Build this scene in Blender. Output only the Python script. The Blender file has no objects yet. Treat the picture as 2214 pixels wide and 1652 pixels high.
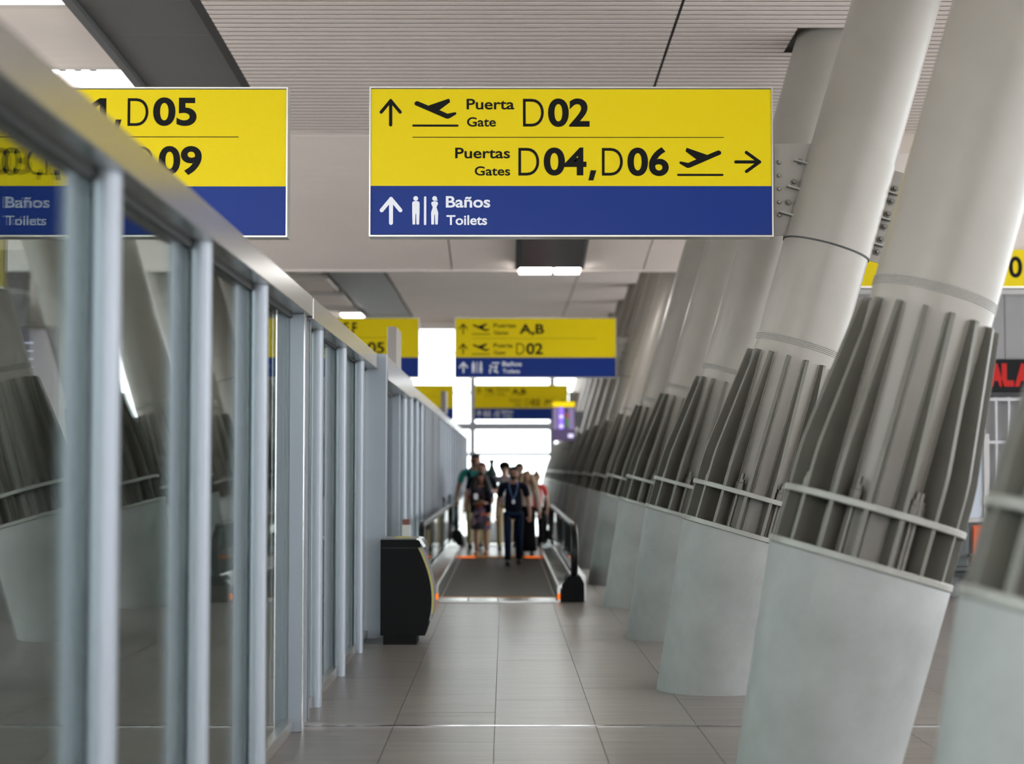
import bpy, bmesh, math, random
from mathutils import Vector, Matrix
random.seed(7)
sc = bpy.context.scene
COL = sc.collection
PI = math.pi

# ------------------------------------------------------------------ camera
F_PX, W_PX = 3800.0, 2214.0
cam = bpy.data.cameras.new('camera')
cam.sensor_width = 36.0
cam.lens = 36.0 * F_PX / W_PX
cam.clip_end = 600
cam.dof.use_dof = True
cam.dof.focus_distance = 13.5
cam.dof.aperture_fstop = cam.lens / 46.0
cam.dof.aperture_blades = 0
cam_o = bpy.data.objects.new('camera', cam)
COL.objects.link(cam_o)
cam_o.location = (0, 0, 1.7)
cam_o.rotation_euler = (PI / 2 + math.atan(185 / F_PX), 0, -math.atan(15 / F_PX))
sc.camera = cam_o

# ------------------------------------------------------------------ sky and exposure
world = bpy.data.worlds.new('overcast_sky')
sc.world = world
world.use_nodes = True
bg = world.node_tree.nodes['Background']
bg.inputs[0].default_value = (0.93, 0.965, 1.0, 1)
bg.inputs[1].default_value = 1.0
vs = sc.view_settings
vs.view_transform = 'Standard'
vs.look = 'None'
vs.exposure = 2.65
vs.gamma = 1.0
vs.use_curve_mapping = False
sc.cycles.use_denoising = True
sc.cycles.max_bounces = 8
sc.cycles.diffuse_bounces = 5
sc.cycles.glossy_bounces = 3
sc.cycles.transparent_max_bounces = 32
sc.cycles.use_adaptive_sampling = True
sc.cycles.adaptive_threshold = 0.05
sc.cycles.adaptive_min_samples = 16
sc.cycles.caustics_reflective = False
sc.cycles.caustics_refractive = False
sc.cycles.sample_clamp_indirect = 6.0

# ------------------------------------------------------------------ materials
MATS = {}


def mat(name, col, rough=0.5, metal=0.0, spec=0.5, coat=0.0, var=0.0, vscale=4.0, bump=0.0, bscale=60.0,
        emit=None, estr=0.0, stretch=None, aniso=None):
    """principled material with object-space noise variation and fine relief"""
    m = bpy.data.materials.new(name)
    m.use_nodes = True
    nt = m.node_tree
    p = nt.nodes['Principled BSDF']
    p.inputs['Base Color'].default_value = (*col, 1)
    p.inputs['Roughness'].default_value = rough
    p.inputs['Metallic'].default_value = metal
    p.inputs['Specular IOR Level'].default_value = spec
    p.inputs['Coat Weight'].default_value = coat
    p.inputs['Coat Roughness'].default_value = 0.12
    if emit:
        p.inputs['Emission Color'].default_value = (*emit, 1)
        p.inputs['Emission Strength'].default_value = estr
    if var or bump:
        tc = nt.nodes.new('ShaderNodeTexCoord')
        mp = nt.nodes.new('ShaderNodeMapping')
        nt.links.new(tc.outputs['Object'], mp.inputs[0])
        if stretch:
            mp.inputs['Scale'].default_value = stretch
    if var:
        n = nt.nodes.new('ShaderNodeTexNoise')
        n.inputs['Scale'].default_value = vscale
        n.inputs['Detail'].default_value = 6
        n.inputs['Roughness'].default_value = 0.65
        nt.links.new(mp.outputs[0], n.inputs['Vector'])
        r = nt.nodes.new('ShaderNodeMapRange')
        r.inputs[1].default_value = 0.3
        r.inputs[2].default_value = 0.7
        r.inputs[3].default_value = 1 - var
        r.inputs[4].default_value = 1 + var
        nt.links.new(n.outputs[0], r.inputs[0])
        mx = nt.nodes.new('ShaderNodeMix')
        mx.data_type = 'RGBA'
        mx.blend_type = 'MULTIPLY'
        mx.inputs[0].default_value = 1
        mx.inputs[6].default_value = (*col, 1)
        nt.links.new(r.outputs[0], mx.inputs[7])
        nt.links.new(mx.outputs[2], p.inputs['Base Color'])
    if bump:
        n2 = nt.nodes.new('ShaderNodeTexNoise')
        n2.inputs['Scale'].default_value = bscale
        n2.inputs['Detail'].default_value = 4
        nt.links.new(mp.outputs[0], n2.inputs['Vector'])
        b = nt.nodes.new('ShaderNodeBump')
        b.inputs['Strength'].default_value = bump
        b.inputs['Distance'].default_value = 0.01
        nt.links.new(n2.outputs[0], b.inputs['Height'])
        nt.links.new(b.outputs[0], p.inputs['Normal'])
    MATS[name] = m
    return m


def glass_mat(name, tint, ior=1.5, gain=1.0, wobble=0.0):
    """clear sheet: Fresnel reflection over tinted transmission"""
    m = bpy.data.materials.new(name)
    m.use_nodes = True
    nt = m.node_tree
    nt.nodes.remove(nt.nodes['Principled BSDF'])
    out = nt.nodes['Material Output']
    tr = nt.nodes.new('ShaderNodeBsdfTransparent')
    tr.inputs[0].default_value = (*tint, 1)
    gl = nt.nodes.new('ShaderNodeBsdfGlossy')
    gl.inputs['Roughness'].default_value = 0.0
    fr = nt.nodes.new('ShaderNodeFresnel')
    fr.inputs[0].default_value = ior
    mul = nt.nodes.new('ShaderNodeMath')
    mul.operation = 'MULTIPLY'
    mul.use_clamp = True
    mul.inputs[1].default_value = gain
    mx = nt.nodes.new('ShaderNodeMixShader')
    nt.links.new(fr.outputs[0], mul.inputs[0])
    nt.links.new(mul.outputs[0], mx.inputs[0])
    nt.links.new(tr.outputs[0], mx.inputs[1])
    nt.links.new(gl.outputs[0], mx.inputs[2])
    nt.links.new(mx.outputs[0], out.inputs[0])
    if wobble:
        tc = nt.nodes.new('ShaderNodeTexCoord')
        mp = nt.nodes.new('ShaderNodeMapping')
        mp.inputs['Scale'].default_value = (1, 1.6, 0.5)
        n = nt.nodes.new('ShaderNodeTexNoise')
        n.inputs['Scale'].default_value = 1.3
        n.inputs['Detail'].default_value = 1
        b = nt.nodes.new('ShaderNodeBump')
        b.inputs['Strength'].default_value = wobble
        b.inputs['Distance'].default_value = 0.01
        nt.links.new(tc.outputs['Object'], mp.inputs[0])
        nt.links.new(mp.outputs[0], n.inputs['Vector'])
        nt.links.new(n.outputs[0], b.inputs['Height'])
        nt.links.new(b.outputs[0], gl.inputs['Normal'])
    MATS[name] = m
    return m


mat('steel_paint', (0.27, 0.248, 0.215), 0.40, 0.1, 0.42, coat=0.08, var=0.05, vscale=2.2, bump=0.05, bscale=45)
mat('fin_paint_shaded', (0.12, 0.115, 0.095), 0.42, 0.1, 0.5, var=0.08, vscale=5, bump=0.06, bscale=70)  # column paint darkened: the shade on the fins is put into the colour
mat('ring_paint', (0.26, 0.255, 0.23), 0.38, 0.2, 0.5, var=0.08, vscale=6, bump=0.05)
mat('weld', (0.275, 0.26, 0.235), 0.36, 0.1, 0.5, var=0.12, vscale=60, bump=0.25, bscale=120)
mat('bolt_steel', (0.14, 0.13, 0.11), 0.4, 0.4, var=0.15, vscale=30)
mat('concrete', (0.278, 0.284, 0.276), 0.62, 0.0, 0.4, var=0.11, vscale=3.2, bump=0.12, bscale=25)
mat('alu', (0.325, 0.355, 0.395), 0.45, 0.45, var=0.02)
mat('alu_flat', (0.30, 0.33, 0.37), 0.42, 0.35, var=0.02)
mat('rail_metal', (0.43, 0.415, 0.395), 0.25, 0.75, var=0.03)
mat('gasket', (0.03, 0.03, 0.03), 0.6)
mat('sign_yellow', (0.72, 0.56, 0.0), 0.45, 0, 0.16, coat=0.0, bump=0.03, bscale=180)
mat('sign_blue', (0.006, 0.028, 0.19), 0.38, 0, 0.16, coat=0.0, bump=0.04, bscale=180)
mat('ink_black', (0.003, 0.003, 0.0025), 0.5, spec=0.12)
mat('ink_white', (0.72, 0.75, 0.80), 0.4, coat=0.2)
mat('sign_frame', (0.62, 0.60, 0.56), 0.28, 0.8)
mat('sign_body', (0.05, 0.05, 0.05), 0.5)
mat('slat', (0.84, 0.745, 0.69), 0.6, 0.0, 0.3, var=0.03, vscale=0.8)
mat('ceiling_panel', (0.90, 0.81, 0.75), 0.62, 0.0, 0.3, var=0.03, vscale=0.7)
mat('ceiling_dark', (0.10, 0.092, 0.088), 0.7)
mat('strip_grey', (0.115, 0.115, 0.118), 0.5, 0.2, var=0.06, vscale=0.8)
mat('strip_gloss', (0.10, 0.102, 0.11), 0.22, 0.5, var=0.06, vscale=0.8)
mat('header_metal', (0.25, 0.225, 0.205), 0.4, 0.3)
mat('door_metal', (0.15, 0.165, 0.185), 0.65, 0.0, 0.2)
mat('end_frame', (0.07, 0.072, 0.08), 0.6)
mat('beam_white', (0.80, 0.74, 0.69), 0.6)
mat('lamp_panel', (0.9, 0.9, 0.9), 0.5, emit=(1, 0.98, 0.95), estr=6.0)
mat('black_plastic', (0.004, 0.004, 0.0045), 0.55, spec=0.15, bump=0.05, bscale=120)
mat('rubber', (0.005, 0.005, 0.005), 0.35, spec=0.3)
mat('chrome', (0.72, 0.72, 0.70), 0.16, 1.0)
mat('brushed', (0.62, 0.62, 0.60), 0.22, 1.0, bump=0.08, bscale=90)
mat('trim_yellow', (0.55, 0.49, 0.12), 0.35)
mat('trim_silver', (0.30, 0.31, 0.32), 0.4, 0.5)
mat('floor_strip', (0.38, 0.37, 0.36), 0.14, 0.9)
mat('comb_yellow', (0.55, 0.20, 0.01), 0.5)
mat('orange_lamp', (0.9, 0.2, 0.01), 0.4, emit=(1.0, 0.17, 0.005), estr=0.150)
mat('pallet', (0.032, 0.028, 0.021), 0.5, 0.0, 0.3, bump=0.3, bscale=40, stretch=(6, 0.4, 1))
mat('tile_gap', (0.10, 0.095, 0.09), 0.7)
mat('wall_grey', (0.23, 0.225, 0.23), 0.6, var=0.03)
mat('wall_pale', (0.62, 0.57, 0.54), 0.6)
mat('wall_white', (0.42, 0.41, 0.40), 0.5)
mat('dark_back', (0.14, 0.135, 0.135), 0.6)
mat('red_letter', (0.42, 0.006, 0.003), 0.5, spec=0.2)
mat('grille_bar', (0.30, 0.295, 0.30), 0.4, 0.5)
mat('panel_blue', (0.42, 0.46, 0.52), 0.35)
mat('seat_dark', (0.055, 0.065, 0.065), 0.5)
mat('seat_orange', (0.55, 0.085, 0.012), 0.5)
mat('mullion', (0.55, 0.55, 0.57), 0.5, 0.2)
mat('apron', (0.75, 0.75, 0.74), 0.8, var=0.06, vscale=0.05)
mat('screen_dark', (0.02, 0.015, 0.035), 0.25, emit=(0.075, 0.05, 0.12), estr=0.160)
mat('screen_row', (0.1, 0.08, 0.14), 0.3, emit=(0.30, 0.24, 0.42), estr=0.160)
mat('screen_violet', (0.2, 0.1, 0.6), 0.3, emit=(0.28, 0.17, 0.95), estr=0.180)
mat('screen_white', (0.7, 0.7, 0.9), 0.3, emit=(0.72, 0.66, 1.0), estr=0.160)
mat('screen_yellow', (0.8, 0.6, 0.0), 0.3, emit=(0.75, 0.52, 0.0), estr=0.175)
mat('screen_green', (0.05, 0.2, 0.03), 0.3, emit=(0.03, 0.12, 0.025), estr=0.160)
mat('screen_red', (0.3, 0.05, 0.03), 0.3, emit=(0.25, 0.04, 0.02), estr=0.160)
mat('post_white', (0.70, 0.70, 0.66), 0.5)
mat('post_red', (0.20, 0.06, 0.05), 0.5)
glass_mat('partition_glass', (0.82, 0.885, 0.86), 1.52, 0.8, wobble=0.01)
glass_mat('clear_glass', (0.93, 0.96, 0.95), 1.45, 0.8)


def tile_material():
    m = bpy.data.materials.new('floor_tile')
    m.use_nodes = True
    nt = m.node_tree
    p = nt.nodes['Principled BSDF']
    geo = nt.nodes.new('ShaderNodeNewGeometry')
    mp = nt.nodes.new('ShaderNodeMapping')
    mp.inputs['Scale'].default_value = (0.55, 9.0, 1)
    nt.links.new(geo.outputs['Position'], mp.inputs[0])
    n = nt.nodes.new('ShaderNodeTexNoise')
    n.inputs['Scale'].default_value = 1.6
    n.inputs['Detail'].default_value = 7
    n.inputs['Roughness'].default_value = 0.7
    nt.links.new(mp.outputs[0], n.inputs['Vector'])
    cr = nt.nodes.new('ShaderNodeValToRGB')
    cr.color_ramp.elements[0].position = 0.3
    cr.color_ramp.elements[0].color = (0.165, 0.147, 0.133, 1)
    cr.color_ramp.elements[1].position = 0.72
    cr.color_ramp.elements[1].color = (0.315, 0.284, 0.257, 1)
    nt.links.new(n.outputs[0], cr.inputs[0])
    oi = nt.nodes.new('ShaderNodeObjectInfo')
    r = nt.nodes.new('ShaderNodeMapRange')
    r.inputs[3].default_value = 0.92
    r.inputs[4].default_value = 1.08
    nt.links.new(oi.outputs['Random'], r.inputs[0])
    mx = nt.nodes.new('ShaderNodeMix')
    mx.data_type = 'RGBA'
    mx.blend_type = 'MULTIPLY'
    mx.inputs[0].default_value = 1
    nt.links.new(cr.outputs[0], mx.inputs[6])
    nt.links.new(r.outputs[0], mx.inputs[7])
    nt.links.new(mx.outputs[2], p.inputs['Base Color'])
    p.inputs['Roughness'].default_value = 0.30
    p.inputs['Specular IOR Level'].default_value = 0.5
    b = nt.nodes.new('ShaderNodeBump')
    b.inputs['Strength'].default_value = 0.2
    b.inputs['Distance'].default_value = 0.01
    nt.links.new(n.outputs[0], b.inputs['Height'])
    nt.links.new(b.outputs[0], p.inputs['Normal'])
    MATS['floor_tile'] = m


tile_material()


def slatted_material():
    """far ceiling where the slats are too fine to build: relief lines across the hall"""
    m = MATS['ceiling_panel']
    nt = m.node_tree
    p = nt.nodes['Principled BSDF']
    geo = nt.nodes.new('ShaderNodeNewGeometry')
    w = nt.nodes.new('ShaderNodeTexWave')
    w.wave_type = 'BANDS'
    w.bands_direction = 'Y'
    w.inputs['Scale'].default_value = 1.05
    b = nt.nodes.new('ShaderNodeBump')
    b.inputs['Strength'].default_value = 0.15
    b.inputs['Distance'].default_value = 0.02
    nt.links.new(geo.outputs['Position'], w.inputs['Vector'])
    nt.links.new(w.outputs[1], b.inputs['Height'])
    nt.links.new(b.outputs[0], p.inputs['Normal'])


slatted_material()


# ------------------------------------------------------------------ mesh helpers
class MB:
    def __init__(s):
        s.v, s.f, s.sm = [], [], []

    def add(s, vs, fs, smooth=False, M=None):
        o = len(s.v)
        for v in vs:
            s.v.append(tuple(M @ Vector(v)) if M is not None else tuple(v))
        for f in fs:
            s.f.append([i + o for i in f])
            s.sm.append(smooth)
        return s

    def box(s, x0, x1, y0, y1, z0, z1, bev=0.0, M=None):
        if bev <= 0:
            vs = [(x, y, z) for z in (z0, z1) for y in (y0, y1) for x in (x0, x1)]
            return s.add(vs, [(0, 2, 3, 1), (4, 5, 7, 6), (0, 1, 5, 4), (1, 3, 7, 5), (3, 2, 6, 7), (2, 0, 4, 6)], M=M)
        bm = bmesh.new()
        bmesh.ops.create_cube(bm, size=1)
        for v in bm.verts:
            v.co = ((x0 + x1) / 2 + v.co.x * (x1 - x0), (y0 + y1) / 2 + v.co.y * (y1 - y0), (z0 + z1) / 2 + v.co.z * (z1 - z0))
        bmesh.ops.bevel(bm, geom=bm.edges[:], offset=bev, segments=2, affect='EDGES', profile=0.5)
        bm.verts.index_update()
        s.add([v.co[:] for v in bm.verts], [[v.index for v in f.verts] for f in bm.faces], M=M)
        bm.free()
        return s

    def prism(s, poly, a, b, axis='y', smooth=False, M=None):
        """poly: list of 2D points; extruded from a to b along axis. axis y: (x,z); z: (x,y); x: (y,z)"""
        def P(p, t):
            return {'y': (p[0], t, p[1]), 'z': (p[0], p[1], t), 'x': (t, p[0], p[1])}[axis]
        n = len(poly)
        vs = [P(p, a) for p in poly] + [P(p, b) for p in poly]
        s.add(vs, [list(range(n)), list(range(2 * n - 1, n - 1, -1))], M=M)
        s.add(vs, [(i, (i + 1) % n, n + (i + 1) % n, n + i) for i in range(n)], smooth, M=M)
        return s

    def lathe(s, prof, seg=32, M=None, sx=1, sy=1, cap=True, smooth=True):
        """prof: list of (r, z)"""
        vs, fs = [], []
        for r, z in prof:
            for k in range(seg):
                a = 2 * PI * k / seg
                vs.append((r * math.cos(a) * sx, r * math.sin(a) * sy, z))
        for i in range(len(prof) - 1):
            for k in range(seg):
                k2 = (k + 1) % seg
                fs.append((i * seg + k, i * seg + k2, (i + 1) * seg + k2, (i + 1) * seg + k))
        s.add(vs, fs, smooth, M=M)
        if cap:
            s.add(vs, [list(range(seg - 1, -1, -1)), list(range((len(prof) - 1) * seg, len(prof) * seg))], M=M)
        return s

    def tube(s, pts, rad, seg=10, cap=True, sx=1.0, M=None):
        pts = [Vector(p) for p in pts]
        n = len(pts)
        rad = rad if isinstance(rad, (list, tuple)) else [rad] * n
        vs, fs = [], []
        ref = None
        for i, p in enumerate(pts):
            d = (pts[min(i + 1, n - 1)] - pts[max(i - 1, 0)]).normalized()
            if ref is None:
                ref = Vector((0, 0, 1)) if abs(d.z) < 0.9 else Vector((0, 1, 0))
            a = d.cross(ref).normalized()
            b = d.cross(a).normalized()
            ref = -b if False else ref
            for k in range(seg):
                t = 2 * PI * k / seg
                vs.append(p + a * (math.cos(t) * rad[i] * sx) + b * (math.sin(t) * rad[i]))
        for i in range(n - 1):
            for k in range(seg):
                k2 = (k + 1) % seg
                fs.append((i * seg + k, i * seg + k2, (i + 1) * seg + k2, (i + 1) * seg + k))
        s.add(vs, fs, True, M=M)
        if cap:
            s.add(vs, [list(range(seg)), list(range(n * seg - 1, (n - 1) * seg - 1, -1))], M=M)
        return s

    def ball(s, c, r, seg=14, rings=9, M=None):
        rx, ry, rz = r if isinstance(r, (tuple, list)) else (r, r, r)
        vs, fs = [], []
        for i in range(rings + 1):
            t = PI * i / rings
            for k in range(seg):
                a = 2 * PI * k / seg
                vs.append((c[0] + rx * math.sin(t) * math.cos(a), c[1] + ry * math.sin(t) * math.sin(a), c[2] + rz * math.cos(t)))
        for i in range(rings):
            for k in range(seg):
                k2 = (k + 1) % seg
                fs.append((i * seg + k, (i + 1) * seg + k, (i + 1) * seg + k2, i * seg + k2))
        return s.add(vs, fs, True, M=M)

    def mesh(s, name, m):
        me = bpy.data.meshes.new(name)
        me.from_pydata(s.v, [], s.f)
        me.polygons.foreach_set('use_smooth', s.sm)
        if m:
            me.materials.append(MATS[m] if isinstance(m, str) else m)
        bm = bmesh.new()
        bm.from_mesh(me)
        bmesh.ops.remove_doubles(bm, verts=bm.verts[:], dist=1e-5)
        bmesh.ops.recalc_face_normals(bm, faces=bm.faces[:])
        bm.to_mesh(me)
        bm.free()
        if any(s.sm):
            me.set_sharp_from_angle(angle=math.radians(42))
        me.update()
        return me

    def build(s, name, m, parent=None, **kw):
        return place(s.mesh(name, m), name, parent, **kw)


def place(me, name, parent=None, loc=None, M=None, label=None, category=None, group=None, kind=None):
    o = bpy.data.objects.new(name, me)
    COL.objects.link(o)
    if parent:
        o.parent = parent
    if loc:
        o.location = loc
    if M is not None:
        o.matrix_local = M
    tag(o, label, category, group, kind)
    return o


def tag(o, label=None, category=None, group=None, kind=None):
    if label:
        o['label'] = label
    if category:
        o['category'] = category
    if group:
        o['group'] = group
    if kind:
        o['kind'] = kind
    return o


def thing(name, loc, label=None, category=None, group=None, kind=None, rotz=0.0):
    o = bpy.data.objects.new(name, None)
    o.empty_display_size = 0.1
    COL.objects.link(o)
    o.location = loc
    o.rotation_euler = (0, 0, rotz)
    return tag(o, label, category, group, kind)


_text = {}


def text_outline(s, offset):
    key = (s, offset)
    if key not in _text:
        c = bpy.data.curves.new('tmp_text', 'FONT')
        c.body = s
        c.size = 1
        c.offset = offset
        c.resolution_u = 6
        o = bpy.data.objects.new('tmp_text', c)
        COL.objects.link(o)
        dg = bpy.context.evaluated_depsgraph_get()
        me = bpy.data.meshes.new_from_object(o.evaluated_get(dg))
        vs = [v.co[:] for v in me.vertices]
        fs = [list(p.vertices) for p in me.polygons]
        bpy.data.objects.remove(o)
        bpy.data.curves.remove(c)
        bpy.data.meshes.remove(me)
        _text[key] = (vs, fs)
    return _text[key]


def text_on(parent, s, x0, x1, z0, z1, y, offset, m, name='lettering', cap='P'):
    """flat lettering on a plane facing -Y: fills x0..x1, baseline z0, cap height z1"""
    vs, fs = text_outline(s, offset)
    xs = [v[0] for v in vs]
    cv = [v[1] for v in text_outline(cap, offset)[0]]
    ax = (x1 - x0) / (max(xs) - min(xs))
    az = (z1 - z0) / (max(cv) - min(cv))
    pts = [(x0 + (v[0] - min(xs)) * ax, y, z0 + (v[1] - min(cv)) * az) for v in vs]
    b = MB()
    b.add(pts, fs)
    return b.build(name, m, parent)


def capsule(x0, z0, x1, z1, w, n=8):
    a = math.atan2(z1 - z0, x1 - x0)
    out = []
    for k in range(n + 1):
        t = a - PI / 2 + PI * k / n
        out.append((x1 + w / 2 * math.cos(t), z1 + w / 2 * math.sin(t)))
    for k in range(n + 1):
        t = a + PI / 2 + PI * k / n
        out.append((x0 + w / 2 * math.cos(t), z0 + w / 2 * math.sin(t)))
    return out


def disc(cx, cz, r, n=20):
    return [(cx + r * math.cos(2 * PI * k / n), cz + r * math.sin(2 * PI * k / n)) for k in range(n)]


ORD = ['nearest', 'second', 'third', 'fourth', 'fifth', 'sixth', 'seventh', 'eighth', 'ninth', 'tenth', 'eleventh',
       'twelfth', 'thirteenth', 'fourteenth', 'fifteenth', 'sixteenth', 'seventeenth']

# ------------------------------------------------------------------ setting: ground and floor
MB().box(-260, 260, -150, 400, -0.9, -0.35).build('ground', 'apron', kind='structure',
                                                  label='pale concrete apron outside the terminal')
floor = MB().box(-12.5, 12.5, -10, 95, -0.34, -0.005).build('floor', 'tile_gap', kind='structure',
                                                          label='grey stone tiled concourse floor')
TW, TL = 0.6665, 1.33
tile_me = MB().box(0.002, TW - 0.002, 0.002, TL - 0.002, -0.012, 0.0).mesh('tile', 'floor_tile')
cells = []
for i in range(-17, 18):
    x = -0.0675 + i * TW
    for j in range(-7, 71):
        y = 12.31 + (j - 4) * TL + (0.0 if i % 2 else 0.665)
        cells.append((x, y, i, j))


def tile_rank(c):
    x, y = c[0] + TW / 2, c[1] + TL / 2
    if y < 9.6:
        return 1e9
    px = 1092 + 3800 * x / y
    if px < -60 or px > 2280:
        return 1e8 + y
    return y + (0 if -1.4 < x < 1.9 else 14)


cells.sort(key=tile_rank)
for x, y, i, j in cells[:290]:
    place(tile_me, 'tile', floor, loc=(x, y, random.uniform(-0.0006, 0.0006)))
rest = MB()
for x, y, i, j in cells[290:]:
    rest.add([(x + .002, y + .002, 0), (x + TW - .002, y + .002, 0), (x + TW - .002, y + TL - .002, 0), (x + .002, y + TL - .002, 0)], [(0, 1, 2, 3)])
rest.build('tile_field', 'floor_tile', floor, kind='stuff')
MB().box(-1.36, 11.9, 11.64, 11.69, 0.0, 0.004).build('trim_1', 'floor_strip', kind='structure',
                                                      label='shiny metal expansion strip across the floor')
MB().box(-12, -1.44, 11.64, 11.69, 0.0, 0.004).build('trim_2', 'brushed', kind='structure',
                                                     label='metal expansion strip across the floor behind the glass partition')

# ------------------------------------------------------------------ setting: columns data
CY0, CDY = 5.44, 4.08
AX_T = 0.29
AX = Vector((AX_T, 0, 1)).normalized()
P0 = Vector((0.262, 0, 1.19))          # centre of the base plate in column space
A3 = Matrix(((AX.z, 0, AX.x), (0, 1, 0), (-AX.x, 0, AX.z))).to_4x4()
A3.translation = P0                     # axis frame: x' radial in the leaning plane, z' along the shaft


def col_x(z):
    return 1.636 + P0.x + AX_T * (z - P0.z)


# ------------------------------------------------------------------ setting: ceiling
def zA(y):
    return 6.1 if y < 15 else 6.1 - 0.24 * ((y - 15) / 6.9) ** 1.4


ceiling = thing('ceiling', (0, 0, 6.0), kind='structure', label='slatted grey ceiling with dark recessed strips')


def C(y):
    return y


def sheet(name, m, x0, x1, prof, th, parent, **kw):
    """curved sheet: prof = [(y, z)], thickness upwards"""
    poly = [(y, z - 6.0) for y, z in prof] + [(y, z - 6.0 + th) for y, z in reversed(prof)]
    return MB().prism(poly, x0, x1, 'x').build(name, m, parent, **kw)


ys = [-10 + k for k in range(25)] + [15 + k * 0.69 for k in range(11)]
sheet('backing', 'ceiling_dark', -2.86, 12, [(y, zA(y) + 0.07) for y in ys], 0.05, ceiling)
SP = 0.15
y = 9.0
seen = 0
slat_cache = {}
while y < 21.85:
    spans = [(-2.86, 1.66), (1.69, 11.9)]
    for n in range(0, 6):
        yc = CY0 + n * CDY
        if abs(y + 0.06 - yc) < 0.46:
            xc = col_x(6.1)
            spans = [(-2.86, 1.66), (1.69, xc - 0.42), (xc + 0.42, 11.9)]
    for a, b in spans:
        k = (round(a, 2), round(b, 2))
        if k not in slat_cache:
            slat_cache[k] = MB().box(a, b, 0, 0.117, 0, 0.006).mesh('slat', 'slat')
        place(slat_cache[k], 'slat', ceiling, loc=(0, y, zA(y) - 6.0))
    y += SP
near = MB()
y = 9.0 - SP
while y > -9.8:
    near.box(-2.86, 1.66, y, y + 0.118, 0.1, 0.135).box(1.69, 11.9, y, y + 0.118, 0.1, 0.135)
    y -= SP
near.build('slat_field', 'slat', ceiling, kind='stuff')

# dark recessed strip along the left of the near ceiling, panel by panel
yy = [3.0 + 2.1 * k for k in range(9)] + [21.88]
for a, b in zip(yy[:-1], yy[1:]):
    prof = [(a + 0.006 + (b - a - 0.012) * t / 4, zA(a + (b - a) * t / 4) + 0.06) for t in range(5)]
    sheet('strip_panel', 'strip_grey', -4.08, -2.98, prof, 0.02, ceiling)
sheet('strip_edge', 'gasket', -2.985, -2.86, [(y, zA(y) + 0.045) for y in ys], 0.03, ceiling)
sheet('strip_edge', 'strip_grey', -4.16, -4.07, [(y, zA(y) - 0.0) for y in ys], 0.1, ceiling)

# left of the strip: pale soffit panels with open rooflights between them
bracket_me = MB().box(0, 0.07, 0, 0.12, 0, 0.13).mesh('rooflight_bracket', 'strip_grey')
for k in range(-2, 14):
    yb = 16.7 + 4.08 * (k - 1)
    if yb > 51:
        break
    z = 6.1 if not 19 < yb < 29 else 5.9
    MB().box(-12, -4.16, yb, yb + 2.45, z - 6.0, z - 5.9).build('soffit_panel', 'ceiling_panel', ceiling)
    MB().box(-12, -4.16, yb + 2.45, yb + 2.6, z - 6.0, z - 5.55).build('rooflight_kerb', 'beam_white', ceiling)
    MB().box(-12, -4.16, yb - 0.15, yb, z - 6.0, z - 5.55).build('rooflight_kerb', 'beam_white', ceiling)
    for q in range(6):
        place(bracket_me, 'rooflight_bracket', ceiling, loc=(-4.62 - 0.17 * q, yb + 2.6, z - 5.99))

# drooping pale bay B with its lip
profB = []
for k in range(13):
    t = k / 12
    profB.append((21.9 + 7.4 * t, 5.86 - 0.86 * (t ** 1.15)))
for a, b in ((-4.16, -0.9), (-0.88, 2.3), (2.32, 4.6)):
    sheet('bay_panel', 'ceiling_panel', a, b, profB, 0.05, ceiling)
sheet('backing', 'ceiling_dark', -4.16, 4.6, [(y, z + 0.06) for y, z in profB], 0.05, ceiling)
MB().box(-4.16, 4.6, 29.28, 29.42, -1.02, 0.15).build('bay_lip', 'beam_white', ceiling)
MB().box(-12, -4.16, 29.28, 29.42, -1.02, 0.15).build('bay_lip', 'beam_white', ceiling)


def zB(y):
    t = (y - 21.9) / 7.4
    return 5.86 - 0.86 * (t ** 1.15)


sheet('bay_panel', 'ceiling_panel', 4.6, 12.2, [(21.88, 5.9), (23.4, 5.9)], 0.3, ceiling)
yl = [23.5 + 5.2 * k / 10 for k in range(11)]
sheet('strip_panel', 'strip_gloss', 0.24, 1.24, [(y, zB(y) - 0.11) for y in yl], 0.08, ceiling)
sheet('strip_edge', 'gasket', 0.17, 0.24, [(y, zB(y) - 0.13) for y in yl], 0.12, ceiling)
sheet('strip_edge', 'strip_grey', 1.24, 1.29, [(y, zB(y) - 0.12) for y in yl], 0.1, ceiling)
for a, b in ((0.22, 0.78), (0.81, 1.25)):
    t = thing('ceiling_lamp', ((a + b) / 2, 28.95, zB(28.95)), kind=None,
              label='white rectangular lamp at the end of the dark ceiling strip, ' + ('wider left one' if a < 0.5 else 'narrower right one'),
              category='lamp', group='lamps at the end of the ceiling strip')
    MB().prism([(-0.22, 0.0), (0.22, -0.05), (0.22, -0.10), (-0.22, -0.06)], -(b - a) / 2, (b - a) / 2, 'x').build('housing', 'beam_white', t)
    MB().prism([(-0.20, -0.062), (0.20, -0.104), (0.20, -0.128), (-0.20, -0.082)], -(b - a) / 2 + 0.02, (b - a) / 2 - 0.02, 'x').build('diffuser', 'lamp_panel', t)

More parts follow.
